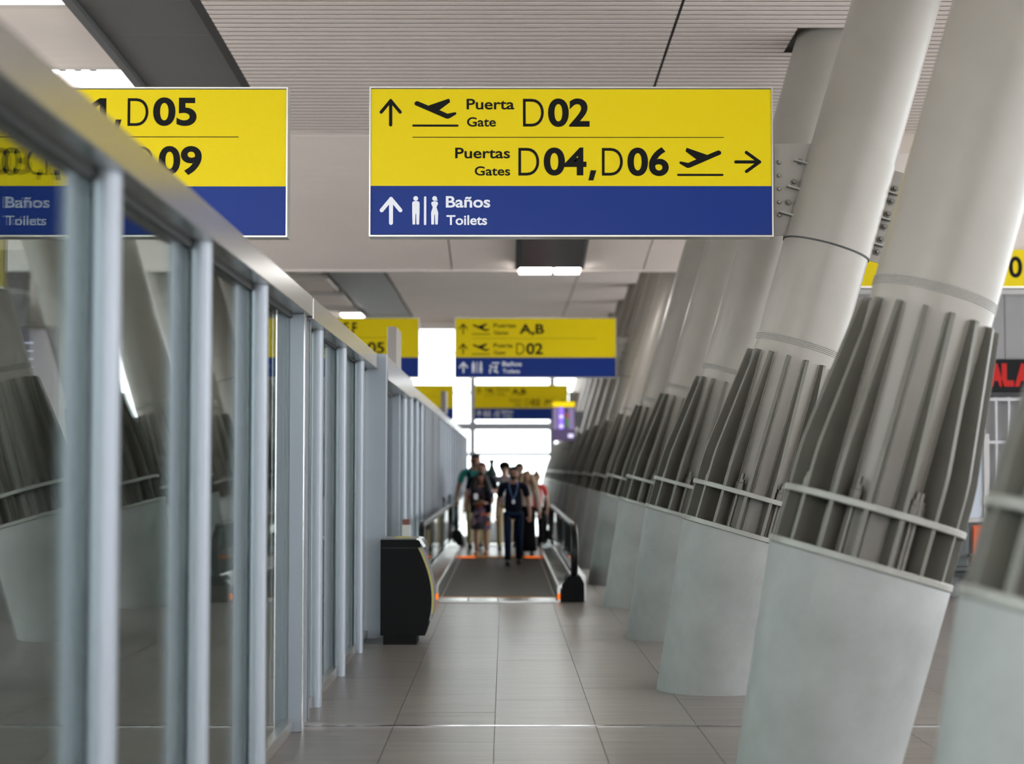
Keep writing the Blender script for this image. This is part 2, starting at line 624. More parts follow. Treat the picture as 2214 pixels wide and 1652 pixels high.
# far bay C
sheet('backing', 'ceiling_dark', -12, 12, [(29.35, 6.24), (56, 6.24)], 0.05, ceiling)
for a, b in ((-2.68, 1.66), (1.69, 12)):
    for k in range(4):
        y0 = 29.45 + 5.9 * k
        sheet('bay_panel', 'ceiling_panel', a, b, [(y0, 6.1), (y0 + 5.88, 6.1)], 0.05, ceiling)
for k in range(6):
    y0 = 29.45 + 3.75 * k
    sheet('strip_panel', 'strip_grey', -4.05, -2.74, [(y0, 6.13), (y0 + 3.74, 6.13)], 0.03, ceiling)
MB().box(-12, 12, 53.06, 53.25, -0.12, 0.3).build('bay_lip', 'beam_white', ceiling)
sheet('bay_panel', 'ceiling_panel', -12, 12, [(53.25, 6.02), (56.5, 6.3)], 0.05, ceiling)
t = thing('ceiling_lamp', (-4.35, 50.6, 6.09), label='bright square ceiling lamp beside the far dark strip above the left sign', category='lamp')
MB().box(-0.3, 0.3, -1.25, 1.25, -0.06, 0.0).build('housing', 'beam_white', t)
MB().box(-0.27, 0.27, -1.2, 1.2, -0.085, -0.06).build('diffuser', 'lamp_panel', t)
# roof of the tall end hall
MB().box(-16, 16, 56.5, 95, 12.0, 12.3).build('trim_3', 'beam_white', kind='structure', label='high pale roof over the bright end hall')
MB().box(-16, 16, 56.5, 56.8, 6.3, 12.0).build('trim_4', 'beam_white', kind='structure', label='upstand wall between low ceiling and end hall')

# ------------------------------------------------------------------ setting: walls
# glazed end wall
wf = thing('wall_far', (0, 95, 0), kind='structure', label='bright glazed end wall of the hall')
vx = [-14, -10, -6, -1.75, 2.55, 6.5, 10.5, 14]
zt = [0, 2.42, 3.92, 5.75, 7.9, 12.0]
for x in vx:
    MB().box(x - 0.15, x + 0.15, -0.1, 0.1, 0, 12).build('mullion', 'end_frame', wf)
for i, z in enumerate(zt):
    h = (0.05, 0.11, 0.2, 0.06, 0.07, 0.1)[i]
    MB().box(-14, 14, -0.08, 0.08, max(z - h, 0), z + h).build('transom', 'end_frame', wf)
for a, b in zip(vx[:-1], vx[1:]):
    for c, d in zip(zt[:-1], zt[1:]):
        MB().box(a + 0.11, b - 0.11, -0.01, 0.01, c + 0.05, d - 0.05).build('pane', 'clear_glass', wf)

# outer left wall, made pale for bounce; unseen near bays opened for daylight
wl = thing('wall_outer_left', (-12.2, 0, 0), kind='structure', label='pale outer wall beyond the glass partition')
MB().box(-0.15, 0.15, -10, 30, 0, 0.5).build('wall_base', 'wall_pale', wl)
MB().box(-0.15, 0.15, -10, 30, 5.7, 6.5).build('wall_head', 'wall_pale', wl)
MB().box(-0.15, 0.15, 30, 56, 0, 6.5).build('wall_panel', 'wall_pale', wl)
for k in range(14):
    y0 = -10 + 3 * k
    MB().box(-0.12, 0.12, y0 - 0.12, y0 + 0.12, 0.5, 5.7).build('mullion', 'mullion', wl)
# right outer wall: glazed bays
wr = thing('wall_outer_right', (12.2, 0, 0), kind='structure', label='glazed outer wall on the right of the concourse')
MB().box(-0.15, 0.15, -10, 23.3, 0, 0.4).build('wall_base', 'wall_grey', wr)
MB().box(-0.15, 0.15, -10, 23.3, 5.7, 6.5).build('wall_head', 'wall_pale', wr)
for k in range(9):
    MB().box(-0.1, 0.1, -10 + 4.1 * k - 0.1, -10 + 4.1 * k + 0.1, 0.4, 5.7).build('mullion', 'mullion', wr)
MB().box(-0.15, 0.15, 46, 60, 0, 6.5).build('wall_panel', 'wall_pale', wr)  # unseen solid stretch added to keep sky out of the partition's reflections
# glazed back end behind the camera
wb = thing('wall_back', (0, -10, 0), kind='structure', label='glazed end behind the viewer')
MB().box(-12.2, 12.2, -0.15, 0.15, 0, 0.3).build('wall_base', 'wall_grey', wb)
MB().box(-12.2, 12.2, -0.15, 0.15, 5.6, 6.5).build('wall_head', 'wall_pale', wb)
for k in range(7):
    MB().box(-12.2 + 4.05 * k - 0.1, -12.2 + 4.05 * k + 0.1, -0.1, 0.1, 0.3, 5.6).build('mullion', 'mullion', wb)

# right shop front facing the camera
ws = thing('wall_right', (0, 23.3, 0), kind='structure', label='grey panelled shop front with pale bulkhead beyond the columns')
MB().box(3.6, 12.2, 0.02, 0.3, 4.6, 6.2).build('bulkhead', 'wall_pale', ws)
MB().box(3.6, 12.2, -0.06, 0.3, 4.0, 4.07).build('ledge', 'wall_white', ws)
for a, b in ((3.6, 5.28), (5.29, 5.97), (5.98, 6.645), (6.655, 7.33), (7.34, 8.0), (8.01, 10), (10.01, 12.2)):
    MB().box(a, b, 0, 0.3, 3.14, 4.0).build('panel', 'wall_grey', ws)
    MB().box(a, b, 0.04, 0.3, 4.07, 4.6).build('panel', 'wall_grey', ws)
MB().box(3.6, 6.0, 0.0, 0.3, 0, 3.14).build('panel', 'wall_grey', ws)
MB().box(6.0, 12.2, 0.9, 1.0, 0, 3.14).build('shop_back', 'dark_back', ws)
MB().box(6.0, 12.2, 0.0, 0.2, 0.0, 0.98).build('counter_front', 'dark_back', ws)
MB().box(5.9, 12.2, -0.1, 0.25, 0.98, 1.035).build('counter_top', 'wall_white', ws)

# ------------------------------------------------------------------ setting: glass partition on the left
wp = thing('wall_left', (-1.4, 0, 0), kind='structure', label='aluminium and glass partition along the corridor')


def ell(cx, rx, ry, n=18):
    return [(cx + rx * math.copysign(abs(math.cos(2 * PI * k / n)) ** 0.75, math.cos(2 * PI * k / n)),
             ry * math.copysign(abs(math.sin(2 * PI * k / n)) ** 0.75, math.sin(2 * PI * k / n))) for k in range(n)]


lobe_me = MB().prism(ell(0.0475, 0.0475, 0.065), 0, 2.7, 'z', smooth=True).mesh('post', 'alu')
lobe_l = MB().prism(ell(-0.0475, 0.0475, 0.065), 0, 2.7, 'z', smooth=True).mesh('post', 'alu')
flat_me = MB().box(0.002, 0.095, -0.06, 0.06, 0, 2.7, 0.004).mesh('post', 'alu_flat')
flat_l = MB().box(-0.095, -0.002, -0.06, 0.06, 0, 2.7, 0.004).mesh('post', 'alu_flat')
round_y = [0.5, 2.34, 4.1, 5.95, 7.8, 9.66, 12.62, 14.48, 16.28]
flat_y = [11.46]
for y in round_y:
    place(lobe_me, 'post', wp, loc=(0, y, 0))
    place(lobe_l, 'post', wp, loc=(0, y, 0))
for y in flat_y:
    place(flat_me, 'post', wp, loc=(0, y, 0))
    place(flat_l, 'post', wp, loc=(0, y, 0))
MB().box(0.092, 0.101, -0.062, -0.045, 0, 2.7).build('edge_strip', 'chrome', wp, loc=(0, 11.46, 0))
MB().box(-0.02, 0.085, -0.04, 0.04, 0, 2.7, 0.003).build('post', 'alu_flat', wp, loc=(0, 11.86, 0))
MB().box(0.078, 0.088, -0.042, -0.03, 0, 2.7).build('edge_strip', 'chrome', wp, loc=(0, 11.86, 0))
allp = sorted(round_y + flat_y + [11.86, 17.62])


def pane_bay(a, b, glass='partition_glass', z1=2.7):
    MB().box(-0.006, 0.006, a, b, 0.075, z1).build('pane', glass, wp)
    MB().box(-0.036, 0.036, a, b, 0.0, 0.085, 0.004).build('sill', 'rail_metal', wp)
    MB().box(-0.016, 0.016, a, b, z1 - 0.03, z1).build('gasket', 'gasket', wp)


for a, b in zip(allp[:-1], allp[1:]):
    if b - a > 0.6:
        pane_bay(a + 0.055, b - 0.055)
pane_bay(-3.0, 0.44)
MB().box(-0.12, 0.121, -3, 11.64, 2.70, 2.835, 0.004).build('top_rail', 'rail_metal', wp)
MB().box(-0.12, 0.126, 11.66, 17.58, 2.685, 2.83, 0.004).build('top_rail', 'rail_metal', wp)
MB().box(-0.118, 0.12, 11.60, 11.70, 2.695, 2.828).build('rail_joint', 'gasket', wp)
# wide pier closing the first run
MB().box(-0.32, 0.208, 17.6, 17.78, 0, 2.84, 0.004).build('pier', 'alu_flat', wp)
MB().box(0.16, 0.21, 17.78, 17.84, 0, 2.7).build('gasket', 'gasket', wp)
# second run, doors and posts far along the corridor
MB().box(-0.12, 0.2, 17.78, 23.0, 2.60, 2.835, 0.004).build('top_rail', 'rail_metal', wp)
MB().box(-0.12, 0.125, 23.0, 40.0, 2.70, 2.835, 0.004).build('top_rail', 'rail_metal', wp)
MB().box(-0.12, 0.125, 40.0, 62.0, 2.70, 2.835, 0.004).build('top_rail', 'rail_metal', wp)
far_y = [18.1, 21.8, 23.3, 24.9, 26.5, 28.1, 31.4, 34.6, 36.4, 38.2, 40.0, 41.8, 43.6, 46, 48.4, 50.8, 53.2, 55.6, 58, 61.9]
for i, y in enumerate(far_y):
    fl = i in (0, 1, 6, 7)
    place(flat_me if fl else lobe_me, 'post', wp, loc=(0, y, 0))
    place(flat_l if fl else lobe_l, 'post', wp, loc=(0, y, 0))
for a, b in zip(far_y[:-1], far_y[1:]):
    pane_bay(a + 0.06, b - 0.06, z1=2.6 if a < 22 else 2.7)
MB().box(0.0, 0.11, 28.2, 31.3, 0.0, 2.7).build('door_leaf', 'door_metal', wp)
MB().box(0.0, 0.11, 31.5, 34.5, 0.0, 2.7).build('door_leaf', 'door_metal', wp)
for y in (37.4, 41.0):
    MB().tube([(0.03, y, 0.8), (0.10, y, 0.8), (0.10, y, 1.05), (0.03, y, 1.05)], 0.03).build('handle', 'black_plastic', wp)
for y, l in ((19.8, 'first'), (36.4, 'second')):
    MB().box(0.07, 0.175, y, y + 0.9, 2.835, 3.29, 0.006).build('header_box', 'header_metal', wp)

# ------------------------------------------------------------------ columns
NF = 16


def circ(c, r, n, M=None):
    out = []
    for k in range(n):
        a = 2 * PI * k / n
        v = Vector((r * math.cos(a), r * math.sin(a), 0))
        out.append((M @ v) if M is not None else v + Vector(c))
    return out


def plinth_mesh():
    n = 56
    top = circ(None, 0.497, n, A3 @ Matrix.Translation((0, 0, -0.03)))
    lip = circ(None, 0.488, n, A3 @ Matrix.Translation((0, 0, -0.018)))
    bot = circ((0, 0, 0), 0.43, n)
    rows = [[bot[k].lerp(top[k], t) for k in range(n)] for t in (0, 0.25, 0.5, 0.75, 1.0)] + [lip]
    vs = [v for r in rows for v in r]
    fs = []
    for i in range(len(rows) - 1):
        for k in range(n):
            k2 = (k + 1) % n
            fs.append((i * n + k, i * n + k2, (i + 1) * n + k2, (i + 1) * n + k))
    b = MB()
    b.add(vs, fs, True)
    b.add(vs, [list(range((len(rows) - 1) * n, len(rows) * n)), list(range(n - 1, -1, -1))])
    return b.mesh('plinth', 'concrete')


def annulus(ri, ro, z0, z1, n=64):
    b = MB()
    prof = [(ri, z0), (ro - 0.004, z0), (ro, z0 + 0.004), (ro, z1 - 0.004), (ro - 0.004, z1), (ri, z1), (ri, z0)]
    b.lathe(prof, n, cap=False, smooth=False)
    return b


ME = {}
ME['plinth'] = plinth_mesh()
ME['shaft'] = MB().lathe([(0.335, -0.02), (0.335, 5.62)], 64, cap=True).mesh('shaft', 'steel_paint')
ME['shaft_low'] = MB().lathe([(0.335, -0.02), (0.335, 5.1)], 40, cap=True).mesh('shaft', 'steel_paint')
wb_ = MB()
for k in range(4):
    a = 1.475 + 0.014 * k
    wb_.lathe([(0.334, a), (0.3395, a + 0.004), (0.3395, a + 0.009), (0.334, a + 0.013)], 64, cap=False)
ME['weld_band'] = wb_.mesh('weld_band', 'weld')
ME['base_plate'] = annulus(0.30, 0.504, -0.022, 0.016).mesh('base_plate', 'ring_paint')
ME['ring_plate'] = annulus(0.33, 0.499, 0.266, 0.304).mesh('ring_plate', 'ring_paint')
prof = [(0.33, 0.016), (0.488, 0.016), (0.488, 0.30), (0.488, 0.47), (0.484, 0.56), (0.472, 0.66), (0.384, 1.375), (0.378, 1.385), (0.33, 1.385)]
ME['fin'] = MB().prism(prof, -0.0125, 0.0125, 'y').mesh('fin', 'fin_paint_shaded')
wv = MB()
for s in (-1, 1):
    pts = [(0.337, s * 0.0155, 0.31 + 1.07 * k / 40) for k in range(41)]
    wv.tube(pts, [0.0065 + 0.003 * random.random() for _ in pts], 5)
ME['weld_bead'] = wv.mesh('weld_bead', 'weld')
ME['rim'] = MB().box(0.4875, 0.4905, -0.0085, 0.0085, 0.016, 0.47).mesh('edge', 'ring_paint')
ME['bolt'] = MB().lathe([(0.015, -0.0), (0.015, 0.43)], 10).mesh('anchor_bolt', 'bolt_steel')
ME['nut'] = MB().lathe([(0.046, 0.298), (0.046, 0.308), (0.034, 0.308), (0.034, 0.355), (0.028, 0.36), (0.028, 0.385)], 6, smooth=False).mesh('nut', 'bolt_steel')


def column(n, x, yc, rot=0.0, detail=2, shaft='shaft', label=None, group=None):
    c = thing('leaning_column', (x, yc, 0), label, 'column', group, rotz=rot)
    place(ME['plinth'], 'plinth', c, label='pale concrete plinth')
    place(ME[shaft], 'shaft', c, M=A3)
    place(ME['weld_band'], 'weld_band', c, M=A3)
    place(ME['base_plate'], 'base_plate', c, M=A3)
    place(ME['ring_plate'], 'ring_plate', c, M=A3)
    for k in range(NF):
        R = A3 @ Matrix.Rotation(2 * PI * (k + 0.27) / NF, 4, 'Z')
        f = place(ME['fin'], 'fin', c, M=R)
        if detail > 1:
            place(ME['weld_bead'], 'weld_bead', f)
        if detail > 0 and k % 2 == 0:
            for dk in ((0.5,) if k % 4 else (0.42, 0.58)):
                R2 = A3 @ Matrix.Rotation(2 * PI * (k + 0.27 + dk) / NF, 4, 'Z') @ Matrix.Translation((0.415, 0, 0))
                bo = place(ME['bolt'], 'anchor_bolt', c, M=R2)
                place(ME['nut'], 'nut', bo)
    return c


DX = {1: 0.02, 2: -0.04}
for n in range(16):
    lab = {0: 'leaning column at the right edge of the picture, nearest the camera, cut off by the frame',
           1: 'large leaning steel column on concrete plinth just right of the one carrying the main sign',
           2: 'leaning steel column whose collar and bolted plate hold the main yellow gate sign',
           7: 'eighth leaning column from the camera in the right row, holding the second yellow sign',
           11: 'twelfth leaning column from the camera in the right row, holding the flight screen',
           13: 'fourteenth leaning column from the camera in the right row, holding the third yellow sign'}.get(
        n, 'leaning steel column on concrete plinth in the right row, %s from the camera' % ORD[n])
    column(n, 1.636 + DX.get(n, 0), CY0 + n * CDY, 0.0, 2 if 0 < n < 4 else (1 if n < 7 else 0),
           label=lab, group='leaning columns of the right row')
for n in range(0, 14):
    column(n, -4.42, CY0 + n * CDY, PI, 0, 'shaft_low',
           label='leaning column behind the glass partition, %s from the camera on that side' % ORD[n],
           group='leaning columns behind the glass partition')

# ------------------------------------------------------------------ signs
SW, SH = 3.127, 1.168          # real size of a hanging sign
UPX = SW / 872.0


def hanging_sign(name, x0, ztop, yf, items, label, group='yellow and blue hanging gate signs'):
    """items use sign pixels: u to the right from the left edge, v down from the top edge (872 x 323)"""
    vpx = SH / 323.0
    s = thing(name, (x0, yf, ztop - SH), label, 'sign', group)

    def X(u):
        return u * UPX

    def Z(v):
        return SH - v * vpx

    MB().box(0.004, SW - 0.004, 0.012, 0.17, 0.004, SH - 0.004).build('body', 'sign_body', s)
    fr = MB()
    t = 0.011
    fr.box(0, SW, 0.0, 0.175, SH - t, SH).box(0, SW, 0.0, 0.175, 0, t).box(0, t, 0.0, 0.175, t, SH - t).box(SW - t, SW, 0.0, 0.175, t, SH - t)
    fr.build('frame', 'sign_frame', s)
    MB().box(t + 0.001, SW - t - 0.001, 0.006, 0.012, Z(214), SH - t - 0.007).build('yellow_panel', 'sign_yellow', s)
    MB().box(t + 0.001, SW - t - 0.001, 0.006, 0.012, t + 0.006, Z(214)).build('blue_panel', 'sign_blue', s)
    yt = 0.0045

    def put(polys, nm, m):
        b = MB()
        for p in polys:
            yo = 0.00025 * polys.index(p)
            b.prism([(X(u), Z(v)) for u, v in p], yt - yo, yt + 0.0014, 'y')
        b.build(nm, m, s)

    def one(u1, v0, v1):
        h = v1 - v0
        put([[(u1 - 0.24 * h, v0), (u1, v0), (u1, v1), (u1 - 0.235 * h, v1), (u1 - 0.235 * h, v0 + 0.24 * h), (u1 - 0.44 * h, v0 + 0.36 * h), (u1 - 0.55 * h, v0 + 0.21 * h)]], 'lettering', BK)

    for it in items:
        k = it[0]
        if k == 'one':
            one(*it[1:])
        if k == 't':
            _, txt, u0, u1, v0, v1, off, m = it[:8]
            if txt == ',':
                put([[(u0 + 0.30 * (u1 - u0), v0), (u1, v0), (u0 + 0.62 * (u1 - u0), v1), (u0, v1)]], 'lettering', m)
                continue
            text_on(s, txt, X(u0), X(u1), Z(v1), Z(v0), yt, off, m, cap=it[8] if len(it) > 8 else 'P')
        elif k == 'up':
            _, u0, u1, v0, v1, m = it
            w = 7.0 if m == 'ink_black' else 8.5
            c = (u0 + u1) / 2
            h = (u1 - u0) / 2 - w / 2
            put([capsule(c, v0 + w * 0.7, c, v1 - w / 2, w), capsule(c, v0 + w * 0.75, c - h, v0 + w * 0.7 + h * 1.22, w),
                 capsule(c, v0 + w * 0.75, c + h, v0 + w * 0.7 + h * 1.22, w)], 'arrow', m)
        elif k == 'right':
            _, u0, u1, v0, v1, m = it
            w = 7.0
            c = (v0 + v1) / 2
            h = (v1 - v0) / 2 - w / 2
            put([capsule(u0 + w / 2, c, u1 - w * 0.7, c, w), capsule(u1 - w * 0.75, c, u1 - w * 0.7 - h * 1.4, c - h, w),
                 capsule(u1 - w * 0.75, c, u1 - w * 0.7 - h * 1.4, c + h, w)], 'arrow', m)
        elif k == 'plane':
            _, u0, v0, sc_, mir = it
            raw = [(1120, 820), (1205, 836), (1288, 799), (1176, 715), (1185, 680), (1200, 681), (1404, 752), (1522, 703), (1548, 716), (1551, 738), (1540, 749),
                   (1222, 886), (1200, 890), (1184, 885), (1114, 844), (1110, 830)]
            P = [((1553 - a if mir else a - 1108) / 4.858 * sc_ + u0, (b - 680) / 4.858 * sc_ + v0) for a, b in raw]
            line = capsule(u0 - 2 * sc_, v0 + 58 * sc_, u0 + 93.5 * sc_, v0 + 58 * sc_, 4.6 * sc_)
            put([P, line], 'pictogram', 'ink_black')
        elif k == 'wc':
            _, u0, v0 = it
            man = [disc(u0 + 7.7, v0 + 5.2, 5.2),
                   [(u0 + 1, v0 + 12.5), (u0 + 4, v0 + 11), (u0 + 12, v0 + 11), (u0 + 15.2, v0 + 12.5), (u0 + 16, v0 + 15), (u0 + 16, v0 + 37), (u0 + 15, v0 + 61),
                    (u0 + 9.2, v0 + 61), (u0 + 8.6, v0 + 38), (u0 + 7.2, v0 + 38), (u0 + 6.6, v0 + 61), (u0 + 1, v0 + 61), (u0 + 0.2, v0 + 37), (u0 + 0, v0 + 15)]]
            bar = [capsule(u0 + 28, v0 + 3, u0 + 28, v0 + 60, 5)]
            q = u0 + 40.5
            wo = [disc(q + 8, v0 + 5.2, 5.2), [(q + 11, v0 + 1), (q + 14.5, v0 + 10), (q + 9, v0 + 10)],
                  [(q + 2, v0 + 12.5), (q + 8, v0 + 11), (q + 14, v0 + 12.5), (q + 15.6, v0 + 16), (q + 12, v0 + 24), (q + 15.6, v0 + 35), (q + 15.6, v0 + 40), (q + 14.8, v0 + 61), (q + 9.3, v0 + 61),
                   (q + 8.6, v0 + 40), (q + 7.4, v0 + 40), (q + 6.7, v0 + 61), (q + 1, v0 + 61), (q + 0.4, v0 + 40), (q + 0.4, v0 + 35), (q + 4, v0 + 24), (q + 0.4, v0 + 16)]]
            put(man, 'pictogram', 'ink_white')
            put(bar, 'divider', 'ink_white')
            put(wo, 'pictogram', 'ink_white')
        elif k == 'baby':
            _, u0, v0 = it
            put([disc(u0 + 12, v0 + 24, 6), capsule(u0 + 22, v0 + 8, u0 + 56, v0 + 8, 7), capsule(u0 + 10, v0 + 40, u0 + 8, v0 + 60, 8),
                 capsule(u0 + 18, v0 + 34, u0 + 34, v0 + 26, 6), capsule(u0 + 44, v0 + 22, u0 + 40, v0 + 44, 9), capsule(u0 + 30, v0 + 50, u0 + 50, v0 + 58, 8)], 'pictogram', 'ink_white')
        elif k == 'line':
            _, u0, u1, v = it
            put([[(u0, v - 0.8), (u1, v - 0.8), (u1, v + 0.8), (u0, v + 0.8)]], 'divider', 'ink_black')
    return s


B, L, R_ = 0.028, -0.010, 0.018     # stroke weights: bold figures, light D, text
BK, WH = 'ink_black', 'ink_white'


def row_gate(v, word1, word2, code, split=True):
    """arrow, aircraft, two-line word, light D and bold figures, as on the first row of the main sign"""
    it = [('up', 22, 70, v + 25, v + 86, BK), ('plane', 97, v + 26, 1.0, True),
          ('t', word1, 210, 210 + 17.2 * len(word1), v + 26, v + 49, R_, BK), ('t', word2, 211, 211 + 15.6 * len(word2), v + 66, v + 86, R_, BK)]
    if split:
        it += [('t', 'D', 332, 377, v + 26, v + 86, L, BK), ('t', code, 386, 476, v + 25, v + 87, B, BK, '0')]
    return it


toilets = [('up', 23, 72, 236, 298, WH), ('wc', 93, 236)]
main_items = row_gate(0, 'Puerta', 'Gate', '02') + [
    ('line', 93, 766, 109.3),
    ('t', 'Puertas', 185.5, 304, 131.6, 154.6, R_, BK), ('t', 'Gates', 227.7, 304.3, 172, 191.7, R_, BK),
    ('t', 'D', 322, 367, 132, 191.7, L, BK), ('t', '04', 376.6, 469, 131, 192, B, BK, '0'), ('t', ',', 473, 490.4, 180.3, 202, 0.006, BK, ','),
    ('t', 'D', 502.3, 547.6, 132, 191.7, L, BK), ('t', '06', 557.3, 646.8, 131, 192.7, B, BK, '0'),
    ('plane', 669, 132, 1.0, False), ('right', 788, 848, 138, 186, BK)] + toilets + [
    ('t', 'Baños', 165.6, 261.3, 236, 260.6, 0.022, WH, 'B'), ('t', 'Toilets', 167, 254.5, 277, 298, 0.020, WH, 'T')]
left_items = [('up', 22, 70, 25, 86, BK), ('plane', 97, 26, 1.0, True), ('t', 'Puertas', 205, 322, 26, 49, R_, BK), ('t', 'Gates', 206, 284, 66, 86, R_, BK),
              ('t', 'D', 345, 390, 24, 84, L, BK), ('t', '0', 399, 441, 23, 85, B, BK, '0'), ('one', 480, 24, 84), ('t', ',', 495, 513, 70, 94, 0.006, BK, ','),
              ('t', 'D', 526, 571, 24, 84, L, BK), ('t', '05', 581, 675, 22, 84, B, BK, '0'), ('line', 93, 766, 107.5),
              ('t', 'D', 174, 218, 131, 190, L, BK), ('t', '03', 230, 322, 130, 190, B, BK, '0'), ('t', ',', 330, 346, 178, 200, 0.006, BK, ','),
              ('t', 'D', 356, 400, 131, 190, L, BK), ('t', '07', 411, 503, 130, 190, B, BK, '0'), ('t', ',', 510, 526, 178, 200, 0.006, BK, ','),
              ('t', 'D', 537, 582, 128, 188, L, BK), ('t', '09', 594, 687, 127, 189, B, BK, '0')] + toilets + [
    ('baby', 182, 236), ('t', 'Baños', 265, 361, 236, 260.6, 0.022, WH, 'B'), ('t', 'Toilets', 266, 354, 277, 298, 0.020, WH, 'T')]
wc2 = toilets + [('baby', 182, 236), ('t', 'Baños', 257, 361, 236, 260.6, 0.022, WH, 'B'), ('t', 'Toilets', 259, 352, 277, 298, 0.020, WH, 'T')]
second_items = row_gate(5, 'Puertas', 'Gates', '', False) + [('t', 'A,B', 349, 483, 35, 88, B, BK, 'A'), ('line', 93, 766, 112)] + row_gate(112, 'Puerta', 'Gate', '02') + wc2
second_left = row_gate(2, 'Puertas', 'Gates', '', False) + [('t', 'C,D,E,F', 345, 536, 26, 86, B, BK, 'F'), ('line', 93, 766, 108)] + row_gate(107, 'Puertas', 'Gates', '', False) + [
    ('t', 'D', 345, 390, 132, 192, L, BK), ('t', '0', 399, 441, 131, 193, B, BK, '0'), ('one', 480, 132, 192), ('t', ',', 495, 513, 178, 202, 0.006, BK, ','),
    ('t', 'D', 540, 583, 132, 192, L, BK), ('t', '05', 593, 685, 131, 193, B, BK, '0')] + wc2
third_items = row_gate(5, 'Puertas', 'Gates', '', False) + [('t', 'A,B', 349, 483, 35, 88, B, BK, 'A'), ('line', 93, 766, 112),
              ('t', 'Puerta', 330, 440, 131, 154, R_, BK), ('t', 'Gate', 370, 440, 172, 192, R_, BK), ('t', 'D', 470, 515, 132, 192, L, BK), ('t', '02', 525, 615, 131, 193, B, BK, '0'),
              ('plane', 640, 132, 1.0, False), ('right', 788, 848, 138, 186, BK)] + wc2
third_left = row_gate(2, 'Puertas', 'Gates', '', False) + [('t', 'C,D,E,F', 345, 536, 26, 86, B, BK, 'F'), ('line', 93, 766, 108)] + wc2


def collar(s, cx, cyl, x_in, ztop, side=1, x_from=None):
    """clamp of a sign on its column: shell, bolted plates, ribs. s: sign thing; cx, cyl: column base position"""
    inv = Matrix.Translation(Vector((cx, cyl, 0)) - s.location)
    if side < 0:
        inv = inv @ Matrix.Rotation(PI, 4, 'Z')
    M = inv @ A3
    b = MB()
    b.lathe([(0.345, 2.30), (0.345, 3.045)], 64, cap=False)
    b.lathe([(0.334, 2.30), (0.345, 2.30)], 64, cap=False, smooth=False).lathe([(0.345, 3.045), (0.334, 3.045)], 64, cap=False, smooth=False)
    b.build('collar', 'steel_paint', s, M=M)
    MB().lathe([(0.3355, 2.288), (0.343, 2.288), (0.343, 2.30), (0.3355, 2.30)], 64, cap=False).build('shadow_gap', 'gasket', s, M=M)
    if side > 0:
        yo = cyl - s.location.y
        x1 = cx - s.location.x
        zb = -s.location.z

        def ax(z):
            return x1 + P0.x + AX_T * (z - P0.z)
        poly = [(x_in, 3.50 + zb), (ax(3.5) - 0.2, 3.50 + zb), (ax(4.22) - 0.2, 4.22 + zb), (x_in, 4.22 + zb)]
        MB().prism(poly, yo - 0.03, yo - 0.012, 'y').build('bracket_plate', 'steel_paint', s)
        for k in range(5):
            z = 4.07 - 0.1035 * k + zb
            MB().lathe([(0.016, 0), (0.016, 0.014), (0.010, 0.024)], 8).build(
                'rivet', 'steel_paint', s, M=Matrix.Translation((x_in + 0.035, yo - 0.03, z)) @ Matrix.Rotation(PI / 2, 4, 'X'))
        fl = MB().box(0.0, 0.43, -0.006, 0.006, 2.305, 3.04)
        fl.build('flange', 'steel_paint', s, M=M)
        MB().box(-0.44, 0.0, -0.028, -0.016, 2.36, 3.02).build('flange', 'steel_paint', s, M=M)
        for k in range(6):
            a = 2.385 + 0.103 * k
            MB().lathe([(0.028, -0.03), (0.028, 0.0), (0.017, 0.0), (0.017, 0.04)], 6, smooth=False).build(
                'bolt', 'bolt_steel', s, M=M @ Matrix.Translation((0.385, -0.02, a)) @ Matrix.Rotation(PI / 2, 4, 'X'))
        for k in range(3):
            MB().box(0.33, 0.415, -0.075, -0.006, 2.43 + 0.21 * k, 2.442 + 0.21 * k).build('rib', 'ring_paint', s, M=M)
            MB().box(-0.435, -0.30, -0.10, -0.028, 2.46 + 0.21 * k, 2.472 + 0.21 * k).build('rib', 'ring_paint', s, M=M)
            MB().lathe([(0.028, -0.03), (0.028, 0.0), (0.017, 0.0), (0.017, 0.04)], 6, smooth=False).build(
                'bolt', 'bolt_steel', s, M=M @ Matrix.Translation((-0.388, -0.04, 2.56 + 0.167 * k)) @ Matrix.Rotation(PI / 2, 4, 'X'))
    else:
        MB().box(-0.55, 0.02, 0.06, 0.11, 0.1, SH - 0.35).build('bracket_plate', 'steel_paint', s)


YF = 13.5
s = hanging_sign('hanging_sign', -1.052, 4.65, YF, main_items, 'main sharp yellow and blue sign for gates D02, D04, D06 and toilets')
collar(s, 1.636 + DX[2], CY0 + 2 * CDY, SW + 0.02, 4.65)
s = hanging_sign('hanging_sign', -1.683 - SW, 4.645, YF, left_items, 'yellow and blue sign reading D05 and D09 partly behind the rail on the left')
collar(s, -4.42, CY0 + 2 * CDY, 0, 4.65, -1)
YF = 33.9
s = hanging_sign('hanging_sign', -0.975, 4.60, YF, second_items, 'blurred second sign reading A,B and D02 below the main sign')
collar(s, 1.636, CY0 + 7 * CDY, SW + 0.02, 4.60)
s = hanging_sign('hanging_sign', -1.66 - SW, 4.60, YF, second_left, 'blurred sign showing a letter F, cut by the partition rail')
collar(s, -4.42, CY0 + 7 * CDY, 0, 4.6, -1)
YF = 58.4
s = hanging_sign('hanging_sign', -1.03, 4.45, YF, third_items, 'smallest blurred yellow sign before the bright end windows, beside the flight screen')
collar(s, 1.636, CY0 + 13 * CDY, SW + 0.02, 4.45)
s = hanging_sign('hanging_sign', -1.70 - SW, 4.45, YF, third_left, 'small blurred yellow sign at the far end just above the partition rail')
collar(s, -4.42, CY0 + 13 * CDY, 0, 4.45, -1)

